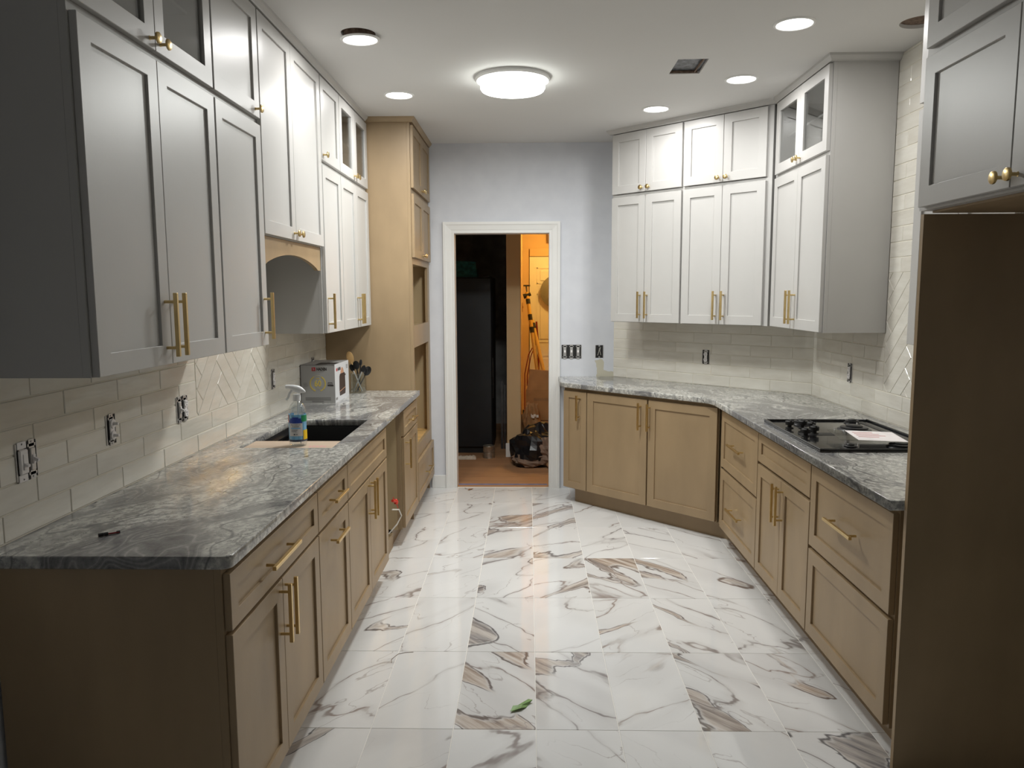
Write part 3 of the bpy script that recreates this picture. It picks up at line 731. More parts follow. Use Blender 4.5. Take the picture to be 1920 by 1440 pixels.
# --- tall pantry
c = thing('pantry_cabinet', 'tall taupe pantry with two empty appliance openings and a bottom drawer', 'cabinet', (BX, 5.245, 0), PI/2); w = .892
D = .606; t = .018
MB().box(0, t, .0205, D, 0, UZ1).box(w-t, w, .0205, D, 0, UZ1).box(t, w-t, .0205, D, UZ1-t, UZ1).build('side_panels', 'taupe_side', c)
MB().box(t, w-t, D-.01, D, 0, UZ1-t).box(t, t+.004, .021, D-.01, .42, 1.80).box(w-t-.004, w-t, .021, D-.01, .42, 1.80).box(t, w-t, .0205, D-.01, 1.79, 1.80).box(t, w-t, .0205, D-.01, 1.335, 1.345).build('back_panel', IN, c)
MB().box(t+.004, w-t-.004, .0205, D-.01, .478, .496).build('shelf', 'ply_floor', c)
st = .045
ff = MB().box(0, st, 0, .02, .112, UZ1).box(w-.105, w, 0, .02, .112, UZ1)
for z0, z1 in ((.112, .135), (.40, .500), (1.205, 1.357), (1.778, 1.835), (2.235, 2.290), (2.685, UZ1)): ff.box(st, w-.105, 0, .02, z0, z1)
ff.build('face_frame', TA, c); toe(c, w, TA)
mid = w/2-.01
for z0, z1 in ((2.284, UT-.004), (1.822, 2.246)):
    front(c, .012, mid-.0015, z0, z1, TA, hw=(('knob', mid-.030, z0+.028),)); front(c, mid+.0015, w-.030, z0, z1, TA, hw=(('knob', mid+.030, z0+.028),))
front(c, .012, w-.012, .120, .402, TA, 'drawer', .05, hw=(('h', w/2, .262, .255),))
# --- right base cabinets: local x = -y
GR = 'taupe base cabinets on the cooktop side'
RX = 1.210
def rb(label, y0, y1): return thing('base_cabinet', label, 'cabinet', (RX, y0, 0), -PI/2, GR), y0-y1
RD = .615
c, w = rb('taupe base cabinet with two deep drawers beside the angled corner cabinets', 4.795, 3.953)
carcass(c, w, RD, .112, BT, TA, IN, (), fr_std(w, .112, BT, (.50,))+[(.03, .10, .112, BT)]); toe(c, w, TA)
front(c, .092, w-.004, .508, .853, TA, 'drawer', hw=(('h', .475, .690, .255),)); front(c, .092, w-.004, .122, .492, TA, 'drawer', hw=(('h', .475, .305, .255),))
c, w = rb('taupe base cabinet under the cooktop with a plain false front over two doors', 3.952, 3.203)
carcass(c, w, RD, .112, .70, TA, IN, (), fr_std(w, .112, .70)); toe(c, w, TA)
MB().box(0, .035, 0, .02, .70, BT).box(w-.035, w, 0, .02, .70, BT).box(.035, w-.035, 0, .02, .843, BT).box(0, .018, .0205, RD, .70, BT).box(w-.018, w, .0205, RD, .70, BT).build('rail', TA, c)
front(c, .004, w-.004, .706, .853, TA, 'drawer', .05)
mid = .377
front(c, .004, mid-.0015, .122, .690, TA, hw=(('v', mid-.030, .575, HLEN),)); front(c, mid+.0015, w-.004, .122, .690, TA, hw=(('v', mid+.030, .575, HLEN),))
c, w = rb('taupe base cabinet with two deep drawers against the refrigerator side panel', 3.202, 2.462)
carcass(c, w, RD, .112, BT, TA, IN, (), fr_std(w, .112, BT, (.50,))); toe(c, w, TA)
front(c, .004, w-.006, .508, .853, TA, 'drawer', hw=(('h', .365, .690, .255),)); front(c, .004, w-.006, .122, .492, TA, 'drawer')
# --- angled base
c = thing('corner_base_cabinet', 'angled taupe base cabinet with one narrow door and two wide doors by the doorway', 'cabinet', (.270, 5.743, 0), -PI/4); w = 1.318
carcass(c, w, .545, .112, BT, TA, IN, (), [(0, .03, .112, BT), (.215, .255, .112, BT), (.755, .797, .112, BT), (w-.03, w, .112, BT), (.03, w-.03, .112, .14), (.03, w-.03, .845, BT)])
MB().box(.06, w+.10, .055, .070, 0, .112).build('toe_kick', TA, c)
front(c, .006, .229, .120, .855, TA, rail=.05, hw=(('v', .162, .737, HLEN),))
front(c, .237, .771, .120, .855, TA, hw=(('v', .720, .737, HLEN),))
front(c, .782, w-.006, .120, .855, TA, hw=(('v', .795, .737, HLEN),))
# --- right uppers
def ru(label, org, th, w): return thing('wall_cabinet', label, 'cabinet', (org[0], org[1], 0), th, GW), w
O = Vector((.614, 5.725)); dv = Vector((DG, -DG))
c, w = ru('white four-door corner wall cabinet hung next to the doorway wall', O, -PI/4, .604)
carcass(c, w, .325, UZ0, UZ1, WH, 'white_inside', (2.26,), fr_std(w, UZ0, UZ1, (2.259,)))
for a_, b_, s_ in ((.006, .3005, -1), (.3035, w-.006, 1)):
    front(c, a_, b_, UM1+.010, UT+.003, WH, hw=(('knob', .302+s_*.030, UM1+.038),)); front(c, a_, b_, UZ0+.003, UM0+.012, WH, hw=(('v', .302+s_*.030, HU+.008, HLEN),))
c, w = ru('white four-door corner wall cabinet joining the glass-topped cabinet', O+dv*.605, -PI/4, .635)
carcass(c, w, .325, UZ0, UZ1, WH, 'white_inside', (2.26,), fr_std(w, UZ0, UZ1, (2.259,)))
for a_, b_, s_ in ((.007, .3025, -1), (.3055, .602, 1)):
    front(c, a_, b_, UM1+.010, UT+.003, WH, hw=(('knob', .304+s_*.030, UM1+.038),)); front(c, a_, b_, UZ0+.003, UM0+.012, WH, hw=(('v', .304+s_*.030, HU+.008, HLEN),))
c, w = ru('white wall cabinet with glass top doors and bare side beside tiled cooktop wall', (1.51, 4.835), -PI/2, .850)
carcass(c, w, .318, UZ0, UZ1, WH, 'white_inside', (2.26,), fr_std(w, UZ0, UZ1, (2.259,)))
liner(c, w, .305, 2.27, UZ1-.019)
mid = .443
for a_, b_, s_ in ((.035, mid-.0015, -1), (mid+.0015, w-.006, 1)):
    front(c, a_, b_, UM1+.008, UT+.003, WH, glass=True, hw=(('knob', mid+s_*.028, UM1+.036),)); front(c, a_, b_, UZ0+.003, UM0+.012, WH, hw=(('v', mid+s_*.030, HU+.008, HLEN),))
c, w = ru('white wall cabinet seen edge-on between the tiled cooktop wall and the refrigerator surround', (1.51, 3.07), -PI/2, .645)
carcass(c, w, .318, UZ0, UZ1, WH, 'white_inside', (2.26,), fr_std(w, UZ0, UZ1, (2.259,)))
mid = w/2
for a_, b_, s_ in ((.006, mid-.0015, -1), (mid+.0015, w-.006, 1)):
    front(c, a_, b_, UM1+.012, UT+.003, WH, hw=(('knob', mid+s_*.03, UM1+.04),)); front(c, a_, b_, UZ0+.003, UM0+.014, WH, hw=(('v', mid+s_*.03, HU, HLEN),))
c = thing('refrigerator_cabinet', 'deep white cabinet over the empty refrigerator space with round brass knobs', 'cabinet', (1.185, 2.402, 0), -PI/2); w = .92
carcass(c, w, .64, 1.815, UZ1, WH, IN, (2.26,), fr_std(w, 1.815, UZ1, (2.259,)))
MB().box(.02, w-.02, .03, .30, 1.808, 1.8145).box(.02, w-.02, .305, .64, 1.806, 1.8145).build('bottom_panel', 'taupe_side', c)
mid = .472
for a_, b_, s_ in ((.030, mid-.002, -1), (mid+.002, w-.006, 1)):
    front(c, a_, b_, UM1+.006, UT+.005, WH, hw=(('knob', mid+s_*.028, UM1+.032),)); front(c, a_, b_, 1.823, UM0+.006, WH, hw=(('knob', mid+s_*.028, 1.850),))
p = thing('refrigerator_surround', 'tall dark brown side panel of the empty refrigerator space', 'panel', (1.19, 2.382, 0))
MB().box(.003, .645, 0, .018, 0, 1.805).build('board', 'taupe_side', p)
MB().box(0, .003, 0, .018, 0, 1.805).build('edge_band', TA, p)

# ------------------------------------------------------------------ countertops
CT0, CT1 = .880, .914
SX0, SX1, SY0, SY1 = -1.258, -.854, 3.25, 4.005
def arc(cx, cy, r, a0, a1, n=6): return [(cx+r*math.cos(math.radians(a0+(a1-a0)*i/n)), cy+r*math.sin(math.radians(a0+(a1-a0)*i/n))) for i in range(n+1)]
outer = [(-1.394, 5.243), (-1.394, 1.858)]+arc(-.755-.03, 1.858+.03, .03, -90, 0)+[(-.755, 5.255)]+[(-.77, 5.255), (-.77, 5.243)]
ctl = plate('countertop', outer, [[(SX0, SY0), (SX1, SY0), (SX1, SY1), (SX0, SY1)]], CT0, CT1, 'granite', .004)
tag(ctl, 'swirled grey granite countertop with the sink cut-out along the sink wall', 'countertop', 'granite countertops')
outer = [(.236, 6.136), (.236, 5.735)]+[(.262, 5.690), (1.105, 4.847), (1.132, 4.80), (1.147, 4.74)]+[(1.147, 2.408), (1.827, 2.408), (1.827, SD-XR+.004)]+[(.672, 6.136)]
ctr = plate('countertop', outer, [], CT0, CT1, 'granite_corner', .004)
tag(ctr, 'grey granite countertop bending around the corner to the cooktop', 'countertop', 'granite countertops')

# ------------------------------------------------------------------ sink
s = thing('kitchen_sink', 'black undermount sink basin in the granite counter', 'sink', ((SX0+SX1)/2, (SY0+SY1)/2, .66))
hx, hy = (SX1-SX0)/2, (SY1-SY0)/2; b = MB(); wt = .012
b.box(-hx-wt, -hx+.002, -hy-wt, hy+wt, .0, .219).box(hx-.002, hx+wt, -hy-wt, hy+wt, .0, .219).box(-hx, hx, -hy-wt, -hy+.002, 0, .219).box(-hx, hx, hy-.002, hy+wt, 0, .219).box(-hx-wt, hx+wt, -hy-wt, hy+wt, -.012, .004)
b.build('basin', 'sink_black', s)
MB().box(-hx+.002, -hx+.018, -hy, hy, .188, .197).box(hx-.018, hx-.002, -hy, hy, .188, .197).build('ledge', 'black_gloss', s)
MB().lathe([(.0, .008), (.03, .008), (.042, .006), (.045, .004)], 24, (0, .05, 0)).build('drain', 'dark_steel', s, smooth=True)
bd = thing('sink_board', 'pale wooden board lying across the near end of the sink', 'cutting board', (-1.056, 3.350, .876))
MB().box(-.199, .199, -.097, .097, 0, .030, .003).build('board', 'wood_board', bd)
for k in range(5): MB().box(.085+k*.016, .095+k*.016, -.045, -.020+.006*(k % 2), .0298, .0304).build('brand_mark', 'manual_red', bd)

# ------------------------------------------------------------------ spray bottle
bt = thing('spray_bottle', 'clear spray bottle of cleaner with a colourful label, standing on the sink board', 'bottle', (-1.027, 3.345, .9065)); bt.scale = (1.05, 1.05, 1.0)
R_ = .036
MB().lathe([(0, .002), (.030, .001), (R_-.001, .006), (R_, .014), (R_, .150), (.0345, .165), (.029, .180), (.020, .192), (.0135, .199), (.0130, .207)], 32).build('body', 'clear_plastic', bt, smooth=True)
def label_patch(a0, a1, z0, z1, mat, name, r=R_+.0006, n=10):
    m = MB(); vs = []
    for k in range(n+1):
        a = math.radians(a0+(a1-a0)*k/n)
        for rr in (r, r+.0004): 
            for z in (z0, z1): vs.append((rr*math.cos(a), rr*math.sin(a), z))
    fs = []
    for k in range(n):
        i = 4*k; j = i+4; fs += [(i+2, j+2, j+3, i+3), (i, i+1, j+1, j), (i, j, j+2, i+2), (i+1, i+3, j+3, j+1)]
    fs += [(0, 2, 3, 1), (4*n, 4*n+1, 4*n+3, 4*n+2)]
    m.add(vs, fs); return m.build(name, mat, lab0 if name != 'label' else bt)
A0 = -70       # direction facing the aisle end of the room
lab0 = None
lab0 = label_patch(-230, 60, .030, .142, 'label_sky', 'label')
label_patch(A0-64, A0+28, .047, .104, 'label_white', 'label_panel', R_+.0012)
label_patch(A0-64, A0+28, .104, .118, 'label_blue', 'label_panel', R_+.0012); label_patch(A0-54, A0+18, .118, .126, 'label_blue', 'label_panel', R_+.0012); label_patch(A0-38, A0+2, .126, .131, 'label_blue', 'label_panel', R_+.0012)
label_patch(A0+33, A0+85, .030, .072, 'label_yellow', 'label_panel', R_+.0012); label_patch(A0+22, A0+85, .110, .138, 'label_green', 'label_panel', R_+.0012)
label_patch(A0-95, A0-68, .106, .140, 'label_coral', 'label_panel', R_+.0012); label_patch(A0-90, A0+85, .022, .031, 'label_navy', 'label_panel', R_+.0012)
def curved_text(body, size, z, mat, ac, bold=0):
    o = text(body, size, Matrix.Identity(4), mat, lab0, 'lettering', bold)
    for v_ in o.data.vertices:
        a = math.radians(ac)+v_.co.x/R_; zz = v_.co.y+z; rr = R_+.0020+v_.co.z*.5
        v_.co = (rr*math.cos(a), rr*math.sin(a), zz)
curved_text('ALL PURPOSE', .0068, .0975, 'print_label', A0-17); curved_text('CLEANER', .0068, .0895, 'print_label', A0-17)
label_patch(A0-48, A0+14, .080, .0845, 'label_sky', 'label_panel', R_+.0018)
label_patch(A0-46, A0-5, .073, .075, 'print_label', 'label_panel', R_+.0018); label_patch(A0-46, A0-12, .067, .069, 'print_label', 'label_panel', R_+.0018)
label_patch(A0-30, A0-20, .052, .058, 'print_label', 'label_panel', R_+.0018); label_patch(A0-15, A0-6, .053, .057, 'print_grey', 'label_panel', R_+.0018)
hd = MB().lathe([(.0165, .200), (.0165, .224), (.0145, .228)], 20).build('collar', 'plastic_white', bt, smooth=True)
sh = MB()
prof = [(-.046, .262, .006, .006), (-.044, .262, .009, .0085), (-.026, .261, .010, .010), (-.010, .256, .0115, .0145), (.010, .250, .0125, .017), (.022, .247, .011, .0135), (.034, .242, .006, .007), (.038, .240, .002, .002)]
vs = []; n = 14
for (x, z, ry, rz) in prof:
    for k in range(n):
        a = 2*PI*k/n; vs.append((x, ry*math.cos(a), z+rz*math.sin(a)))
fs = [(i*n+k, i*n+(k+1) % n, (i+1)*n+(k+1) % n, (i+1)*n+k) for i in range(len(prof)-1) for k in range(n)]+[tuple(range(n)), tuple((len(prof)-1)*n+k for k in range(n))]
sh.add(vs, fs).build('sprayer_head', 'plastic_white', bt, smooth=True)
MB().tube([(-.020, 0, .246), (-.030, 0, .232), (-.036, 0, .215), (-.044, 0, .203)], [.006, .0055, .005, .004], 8).build('trigger', 'plastic_white', bt, smooth=True)
MB().tube([(.004, 0, .20), (.003, 0, .10), (.010, .005, .008)], .0022, 6).build('dip_tube', 'plastic_white', bt)

# ------------------------------------------------------------------ kettle carton
bx0, bx1, by0, by1, bh = -1.392, -1.182, 4.625, 4.985, .234
k = thing('kettle_carton', 'grey and white printed appliance carton on the granite by the utensil jar', 'box', ((bx0+bx1)/2, (by0+by1)/2, .914))
hw_, hd_ = (bx1-bx0)/2, (by1-by0)/2
MB().box(-hw_, hw_, -hd_, -hd_+.004, .0, bh).box(-hw_, -hw_+.004, -hd_+.004, hd_, .0, bh).box(-hw_+.004, hw_-.004, hd_-.004, hd_, 0, bh).box(-hw_+.004, hw_-.004, -hd_+.004, hd_-.004, 0, .004).build('carton', 'carton_grey', k)
MB().box(hw_-.0038, hw_, -hd_+.004, hd_, .0, bh).build('white_side', 'carton_white', k)
tp = MB().box(-hw_+.002, hw_-.004, -hd_+.004, hd_-.004, bh-.004, bh).build('lid', 'carton_top', k)
MB().box(-.02, hw_-.01, -hd_+.02, -.02, bh, bh+.0006).build('printed_patch', 'print_dark', tp)
MB().box(-hw_-.0004, -hw_+.0018, -hd_-.0006, -hd_+.001, 0, bh).box(-hw_, hw_, -hd_-.0006, -hd_+.001, bh-.0022, bh).build('dark_edge', 'print_dark', k)
FM = Matrix.Translation((0, -hd_-.0004, 0)) @ Matrix.Rotation(PI/2, 4, 'X')      # text plane of the grey front
def FT(x, z): return Matrix.Translation((x, -hd_-.0004, z)) @ Matrix.Rotation(PI/2, 4, 'X')
def ST(y, z): return Matrix.Translation((hw_+.0004, y, z)) @ Matrix.Rotation(PI/2, 4, 'Z') @ Matrix.Rotation(PI/2, 4, 'X')
MB().box(-.0345, -.0125, -hd_-.0007, -hd_, .197, .219).build('logo', 'print_red', k)
text('h', .020, FT(-.0235, .2085), 'carton_grey', k, 'logo_letter', .0006).location.y -= .0005
text('HADEN', .0235, FT(.0255, .2075), 'print_dark', k, bold=.0011, sx=.78)
text('CELEBRATING', .0045, FT(.022, .1925), 'print_grey', k)
text('60', .054, FT(0, .119), 'print_gold', k, bold=.0014, sx=.80)
text('YEARS', .009, FT(.0, .090), 'print_gold_pale', k, bold=.0003)
text('OVER', .009, FT(.0, .151), 'print_gold', k, bold=.0003)
def ring(a0, a1, r0, r1, mat, n=22):
    m = MB(); vs = []; fs = []
    for i in range(n+1):
        a = math.radians(a0+(a1-a0)*i/n); wv = r1+.0022*(i % 2)
        for r in (r0, wv):
            for y in (-hd_-.0007, -hd_): vs.append((r*math.cos(a), y, .120+r*math.sin(a)))
    for i in range(n):
        p_, q_ = 4*i, 4*i+4; fs += [(p_, q_, q_+2, p_+2), (p_+1, p_+3, q_+3, q_+1), (p_, p_+1, q_+1, q_), (p_+2, q_+2, q_+3, p_+3)]
    m.add(vs, fs+[(0, 2, 3, 1), (4*n, 4*n+1, 4*n+3, 4*n+2)]).build('laurel', mat, k)
ring(120, 252, .043, .049, 'print_gold'); ring(60, -72, .043, .049, 'print_gold'); ring(60, 120, .047, .049, 'print_gold_pale')
for i, wd in enumerate((.026, .022, .030, .024)): MB().box(-.088, -.088+wd, -hd_-.0006, -hd_, .121-i*.0062, .1235-i*.0062).build('printed_line', 'print_grey', k)
MB().box(.062, .088, -hd_-.0006, -hd_, .124, .127).box(.062, .065, -hd_-.0006, -hd_, .112, .127).box(.085, .088, -hd_-.0006, -hd_, .112, .127).box(.060, .096, -hd_-.0006, -hd_, .104, .112).box(.070, .080, -hd_-.0006, -hd_, .115, .119).build('toaster_icon', 'print_dark', k)
for i, (a_, b_) in enumerate(((-.078, .078), (-.078, .078), (-.038, .034))): MB().box(a_, b_, -hd_-.0006, -hd_, .028-i*.011, .036-i*.011).build('printed_line', 'print_grey', k)
# printed kettle picture and marks on the white side
kp = [(-.060, .030), (.060, .030), (.068, .055), (.066, .10), (.062, .150), (.056, .166), (-.050, .166), (-.062, .150), (-.066, .10), (-.068, .055)]
MB().prism([(a*1.15+.005, z) for a, z in kp], 'x', hw_, hw_+.0007).build('kettle_print', 'print_brown', k)
MB().prism([(-.070, .055), (.078, .068), (.078, .073), (-.070, .060)], 'x', hw_, hw_+.0010).build('copper_band', 'print_copper', k)
MB().prism([(-.040, .167), (.050, .167), (.040, .185), (.015, .203), (-.008, .203), (-.030, .185)], 'x', hw_, hw_+.0007).build('copper_lid', 'print_copper', k)
MB().box(hw_, hw_+.0007, .075, .095, .145, .155).build('kettle_knob_print', 'print_brown', k)
MB().box(hw_, hw_+.0007, -.14, -.115, .190, .208).build('logo', 'print_red', k)
text('HADEN', .026, ST(-.070, .199), 'print_dark', k, bold=.001, sx=.85)
for i in range(3): MB().box(hw_, hw_+.0006, .11, .155, .205-i*.009, .210-i*.009).build('printed_line', 'print_grey', k)
MB().box(hw_, hw_+.0006, -.165, -.12, .015, .030).build('printed_line', 'print_grey', k)

# ------------------------------------------------------------------ utensil jar
j = thing('utensil_jar', 'clear glass jar holding cooking utensils against the pantry side', 'jar', (-1.150, 5.125, .914))
MB().lathe([(0, .003), (.048, .003), (.053, .008), (.053, .128), (.0555, .131), (.052, .132), (.050, .126), (.050, .011), (0, .009)], 32).build('glass', 'clear_plastic', j, smooth=True)
def utensil(name, label, base, tip, headf, mat, rad=.0042):
    t = thing(name, label, 'utensil', (-1.150, 5.125, .914), 0, 'utensils in the glass jar')
    MB().tube([base, tip], [rad, rad*1.1], 8).build('shaft', mat, t, smooth=True)
    headf(t, Vector(tip), (Vector(tip)-Vector(base)).normalized()); return t
def paddle(mat, a, b_, th=.004, name='head', face=0.0):
    def f(t, p, d):
        m = MB(); n = 18; z = d; x = Vector((math.cos(face), math.sin(face), 0)); x = (x-z*x.dot(z)).normalized(); y = z.cross(x); vs = []
        for s_ in (-1, 1):
            for i in range(n):
                an = 2*PI*i/n; vs.append(p+z*(b_*.8+b_*math.sin(an))+x*a*math.cos(an)+y*(th*s_*.5))
        cen = [p+z*b_*.8-y*th*1.2, p+z*b_*.8+y*th*.3]
        vs += cen; fs = [(i, (i+1) % n, n+(i+1) % n, n+i) for i in range(n)]+[(2*n, (i+1) % n, i) for i in range(n)]+[(2*n+1, n+i, n+(i+1) % n) for i in range(n)]
        m.add(vs, fs).build(name, mat, t, smooth=True)
    return f
utensil('wooden_spoon', 'wooden spoon standing highest in the glass utensil jar', (.01, .0, .012), (-.048, .02, .205), paddle('wood_spoon', .0225, .042, .006), 'wood_spoon', .005)
utensil('slotted_spoon', 'black ladle-headed spoon leaning out of the jar toward the aisle', (-.01, -.01, .012), (.052, -.012, .125), paddle('black_gloss', .024, .034, .006), 'black_satin')
utensil('spatula', 'black spatula in the jar between the wooden spoon and black ladle', (.012, .012, .012), (-.005, -.015, .165), paddle('black_satin', .022, .030), 'black_satin')
utensil('serving_fork', 'dark grey slim utensil standing beside the wooden spoon in the jar', (.0, .01, .012), (.015, .01, .185), paddle('dark_steel', .010, .022), 'dark_steel')
utensil('tongs', 'steel tongs with black grips crossing inside the glass jar', (-.03, -.02, .012), (.030, -.02, .145), paddle('black_satin', .014, .026), 'steel')
utensil('whisk_handle', 'steel handled tool leaning against the wall side of the jar', (.03, -.02, .012), (-.030, -.01, .150), paddle('black_satin', .016, .026), 'steel')

# ------------------------------------------------------------------ cooktop
ck = thing('cooktop', 'black gas cooktop without grates set in the granite counter', 'cooktop', (1.47, 3.538, .914))
hx, hy = .265, .383
def up(dx, dy): return (dx-1.47, dy-3.538)
m = MB(); m.box(-hx, hx, -hy, hy, 0, .007, .002); m.build('base', 'black_gloss', ck)
MB().box(-hx, -hx+.014, -hy, hy, .0068, .016, .003).box(hx-.014, hx, -hy, hy, .0068, .016, .003).box(-hx+.012, hx-.012, -hy, -hy+.014, .0068, .016, .003).box(-hx+.012, hx-.012, hy-.014, hy, .0068, .016, .003).build('rim', 'black_gloss', ck)
MB().box(-hx+.05, hx-.04, -.030, .030, .0068, .0085, .0015).box(hx-.075, hx-.045, -hy+.04, hy-.04, .0068, .009, .0015).build('ridge', 'black_satin', ck)
for (dx, dy) in ((1.262, 3.700), (1.325, 3.700), (1.350, 3.655), (1.325, 3.545), (1.262, 3.480)):
    x, y = up(dx, dy)
    kn = MB().lathe([(.0185, .0068), (.0185, .010), (.010, .012), (.0095, .022), (.0195, .024), (.0205, .040), (.0175, .043), (0, .043)], 20, (x, y, 0)).box(x-.004, x+.004, y-.020, y+.020, .036, .048, .001).build('knob', 'black_matte', ck, smooth=False)
for (dx, dy, r) in ((1.555, 3.66, .062), (1.350, 3.205, .026), (1.575, 3.235, .048), (1.365, 3.835, .036), (1.62, 3.84, .032)):
    x, y = up(dx, dy)
    bu = MB().lathe([(r*1.25, .0068), (r*1.2, .011), (r, .013), (r, .020), (r*.9, .0215), (0, .0215)], 28, (x, y, 0)).build('burner', 'dark_steel' if r > .06 else 'black_satin', ck, smooth=True)
    MB().lathe([(r*.62, .0214), (r*.62, .026), (r*.55, .028), (0, .028)], 24, (x, y, 0)).build('burner_cap', 'black_satin', bu, smooth=True)
for (dx, dy) in ((1.604, 3.745), (1.463, 3.545), (1.543, 3.50), (1.386, 3.215), (1.600, 3.28), (1.44, 3.60)):
    x, y = up(dx, dy); MB().lathe([(.005, .0068), (.005, .016), (.0035, .018), (.0035, .026), (0, .027)], 10, (x, y, 0)).build('spark_pin', 'steel', ck, smooth=True)
mn = thing('instruction_sheet', 'white and red instruction sheet in clear wrap lying on the cooktop', 'paper', (1.49, 3.345, .938)); mn.rotation_euler = (.02, .02, -.12)
MB().box(-.075, .125, -.105, .105, .010, .0115).build('sheet', 'manual_paper', mn)
MB().box(-.15, -.0755, -.12, .115, .0100, .0106).box(-.15, .13, -.12, -.1055, .0100, .0106).build('plastic_wrap', 'clear_plastic', mn)
for i in range(4): MB().box(-.055, .03+.018*(i % 3), .06-i*.032, .072-i*.032, .0115, .0118).build('printed_line', 'manual_red', mn)
gc = tag(MB().box(1.785, 1.822, 3.42, 3.60, .914, .937, .004).build('grate_bar', 'black_satin'), 'black cast bar lying on granite behind the cooktop', 'grate')

# ------------------------------------------------------------------ electrical devices
def device(name, label, org, th, w, h, gangs, z, cat='outlet', grp='open wall boxes without cover plates', tt=TT):
    """open box flush in the wall: flat black plate painted as the shaded recess, metal yokes and devices; local -y faces the room"""
    t = thing(name, label, cat, (org[0], org[1], z), th, grp)
    f = -tt-.0012
    MB().box(-w/2, w/2, f-.0004, f+.004, -h/2, h/2).build('recess_shade_plate', 'black_box', t)  # flat plate over the wall face, its black stands in for shade inside the box
    for sx in (-1, 1): MB().box(sx*w/2-.002, sx*w/2+.002, f-.002, f+.006, -h/2, h/2).build('box_edge', 'steel', t)
    n = len(gangs); gw = w/n
    for i, g in enumerate(gangs):
        x = -w/2+gw*(i+.5); u = min(.034, gw*.80)
        y1 = f-.0005
        if g == 'empty':
            MB().tube([(x-.012, f-.002, -.03), (x-.004, f-.004, .0), (x+.002, f-.003, .03)], .0016, 6).tube([(x+.012, f-.002, -.028), (x+.004, f-.005, .006), (x+.010, f-.003, .035)], .0016, 6).build('wire', 'wire_white', t)
            MB().box(x-.006, x+.006, f-.003, f, h/2-.010, h/2-.002).box(x-.006, x+.006, f-.003, f, -h/2+.002, -h/2+.010).build('box_ear', 'steel', t); continue
        yk = MB().box(x-u*.34, x+u*.34, y1-.002, y1, -h/2-.004, h/2+.004).box(x-u*.5, x+u*.5, y1-.002, y1, h/2-.016, h/2-.008).box(x-u*.5, x+u*.5, y1-.002, y1, -h/2+.008, -h/2+.016).build('yoke', 'steel', t)
        for sz in (-1, 1): MB().lathe([(0, -.004), (.0028, -.004), (.0034, -.002), (.0034, 0)], 8, (x, y1, sz*(h/2-.003)), 'y').build('screw', 'steel', yk)
        if g == 'duplex':
            bdy = MB().box(x-u*.36, x+u*.36, y1-.006, y1-.001, -.033, .033, .002).build('receptacle', 'device_white', t)
            for sz in (-1, 1):
                MB().lathe([(0, -.009), (u*.42, -.009), (u*.46, -.007), (u*.46, -.004)], 16, (x, y1, sz*.0195), 'y').build('socket_face', 'device_white', bdy, smooth=True)
                MB().box(x-.0062, x-.0042, y1-.0095, y1-.0088, sz*.0195, sz*.0195+.007).box(x+.0042, x+.0062, y1-.0095, y1-.0088, sz*.0195, sz*.0195+.006).lathe([(.0022, -.0095), (.0022, -.0088)], 8, (x, y1, sz*.0195-.006), 'y').build('slot', 'black_box', bdy)
        if g == 'capped':
            bdy = MB().box(x-u*.42, x+u*.42, y1-.007, y1-.001, -.036, .036, .003).build('receptacle', 'device_white', t)
            for sz in (-1, 1):
                MB().lathe([(0, -.010), (u*.44, -.010), (u*.48, -.007), (u*.48, -.004)], 16, (x, y1, sz*.0195), 'y').build('socket_cap', 'device_white', bdy, smooth=True)
                MB().lathe([(.0045, -.026), (.0058, -.010)], 10, (x, y1, sz*.0195), 'y').build('cap_peg', 'device_white', bdy, smooth=True)
        if g == 'toggle':
            bdy = MB().box(x-u*.30, x+u*.30, y1-.006, y1-.001, -.032, .032, .002).build('switch_body', 'steel', t)
            MB().box(x-.006, x+.006, y1-.009, y1-.005, -.013, .013, .001).build('switch_neck', 'device_white', bdy)
            MB().prism([(y1-.008, -.004), (y1-.008, .006), (y1-.021, .000), (y1-.020, -.007)], 'x', x-.0042, x+.0042).build('toggle', 'device_white', bdy)
        if g == 'dimmer':
            bdy = MB().box(x-u*.52, x+u*.52, y1-.010, y1-.001, -.034, .034, .003).build('switch_body', 'device_white', t)
            MB().box(x-u*.20, x+u*.20, y1-.0115, y1-.0098, -.022, .022, .001).build('slider_plate', 'device_white', bdy)
            MB().prism([(y1-.010, -.010), (y1-.010, -.002), (y1-.022, -.008), (y1-.021, -.014)], 'x', x-.005, x+.005).build('toggle', 'device_white', bdy)
            MB().box(x-u*.55, x+u*.55, y1-.004, y1-.0005, .036, h/2+.004, .001).box(x-u*.55, x+u*.55, y1-.004, y1-.0005, -h/2-.004, -.036, .001).build('mount_plate', 'device_white', t)
    return t
ZE = 1.118
device('switch_box', 'open double box with white dimmer and toggle switch at the open end of the tile', (XL, 2.062), PI/2, .088, .104, ['dimmer', 'toggle'], ZE, 'switch')
device('outlet_box', 'open single box with capped white sockets on pegs, beside the double switch', (XL, 2.496), PI/2, .056, .098, ['capped'], 1.128)
device('outlet_box', 'open double box with one socket and one bare yoke beside the herringbone tile', (XL, 3.023), PI/2, .096, .100, ['toggle', 'duplex'], ZE)
device('outlet_box', 'open narrow socket box on tile above the sink, past the herringbone', (XL, 4.128), PI/2, .056, .104, ['duplex'], ZE)
device('outlet_box', 'open socket box mostly hidden behind the appliance carton', (XL, 4.905), PI/2, .056, .104, ['duplex'], ZE)
u = .848; device('outlet_box', 'open socket box with white duplex outlet on the angled corner tile', (.68+u*DG, 6.14-u*DG), -PI/4, .058, .100, ['duplex'], ZE)
device('outlet_box', 'open slim socket box on the cooktop wall under the glass-topped cabinet', (XR, 4.395), -PI/2, .060, .106, ['duplex'], ZE)
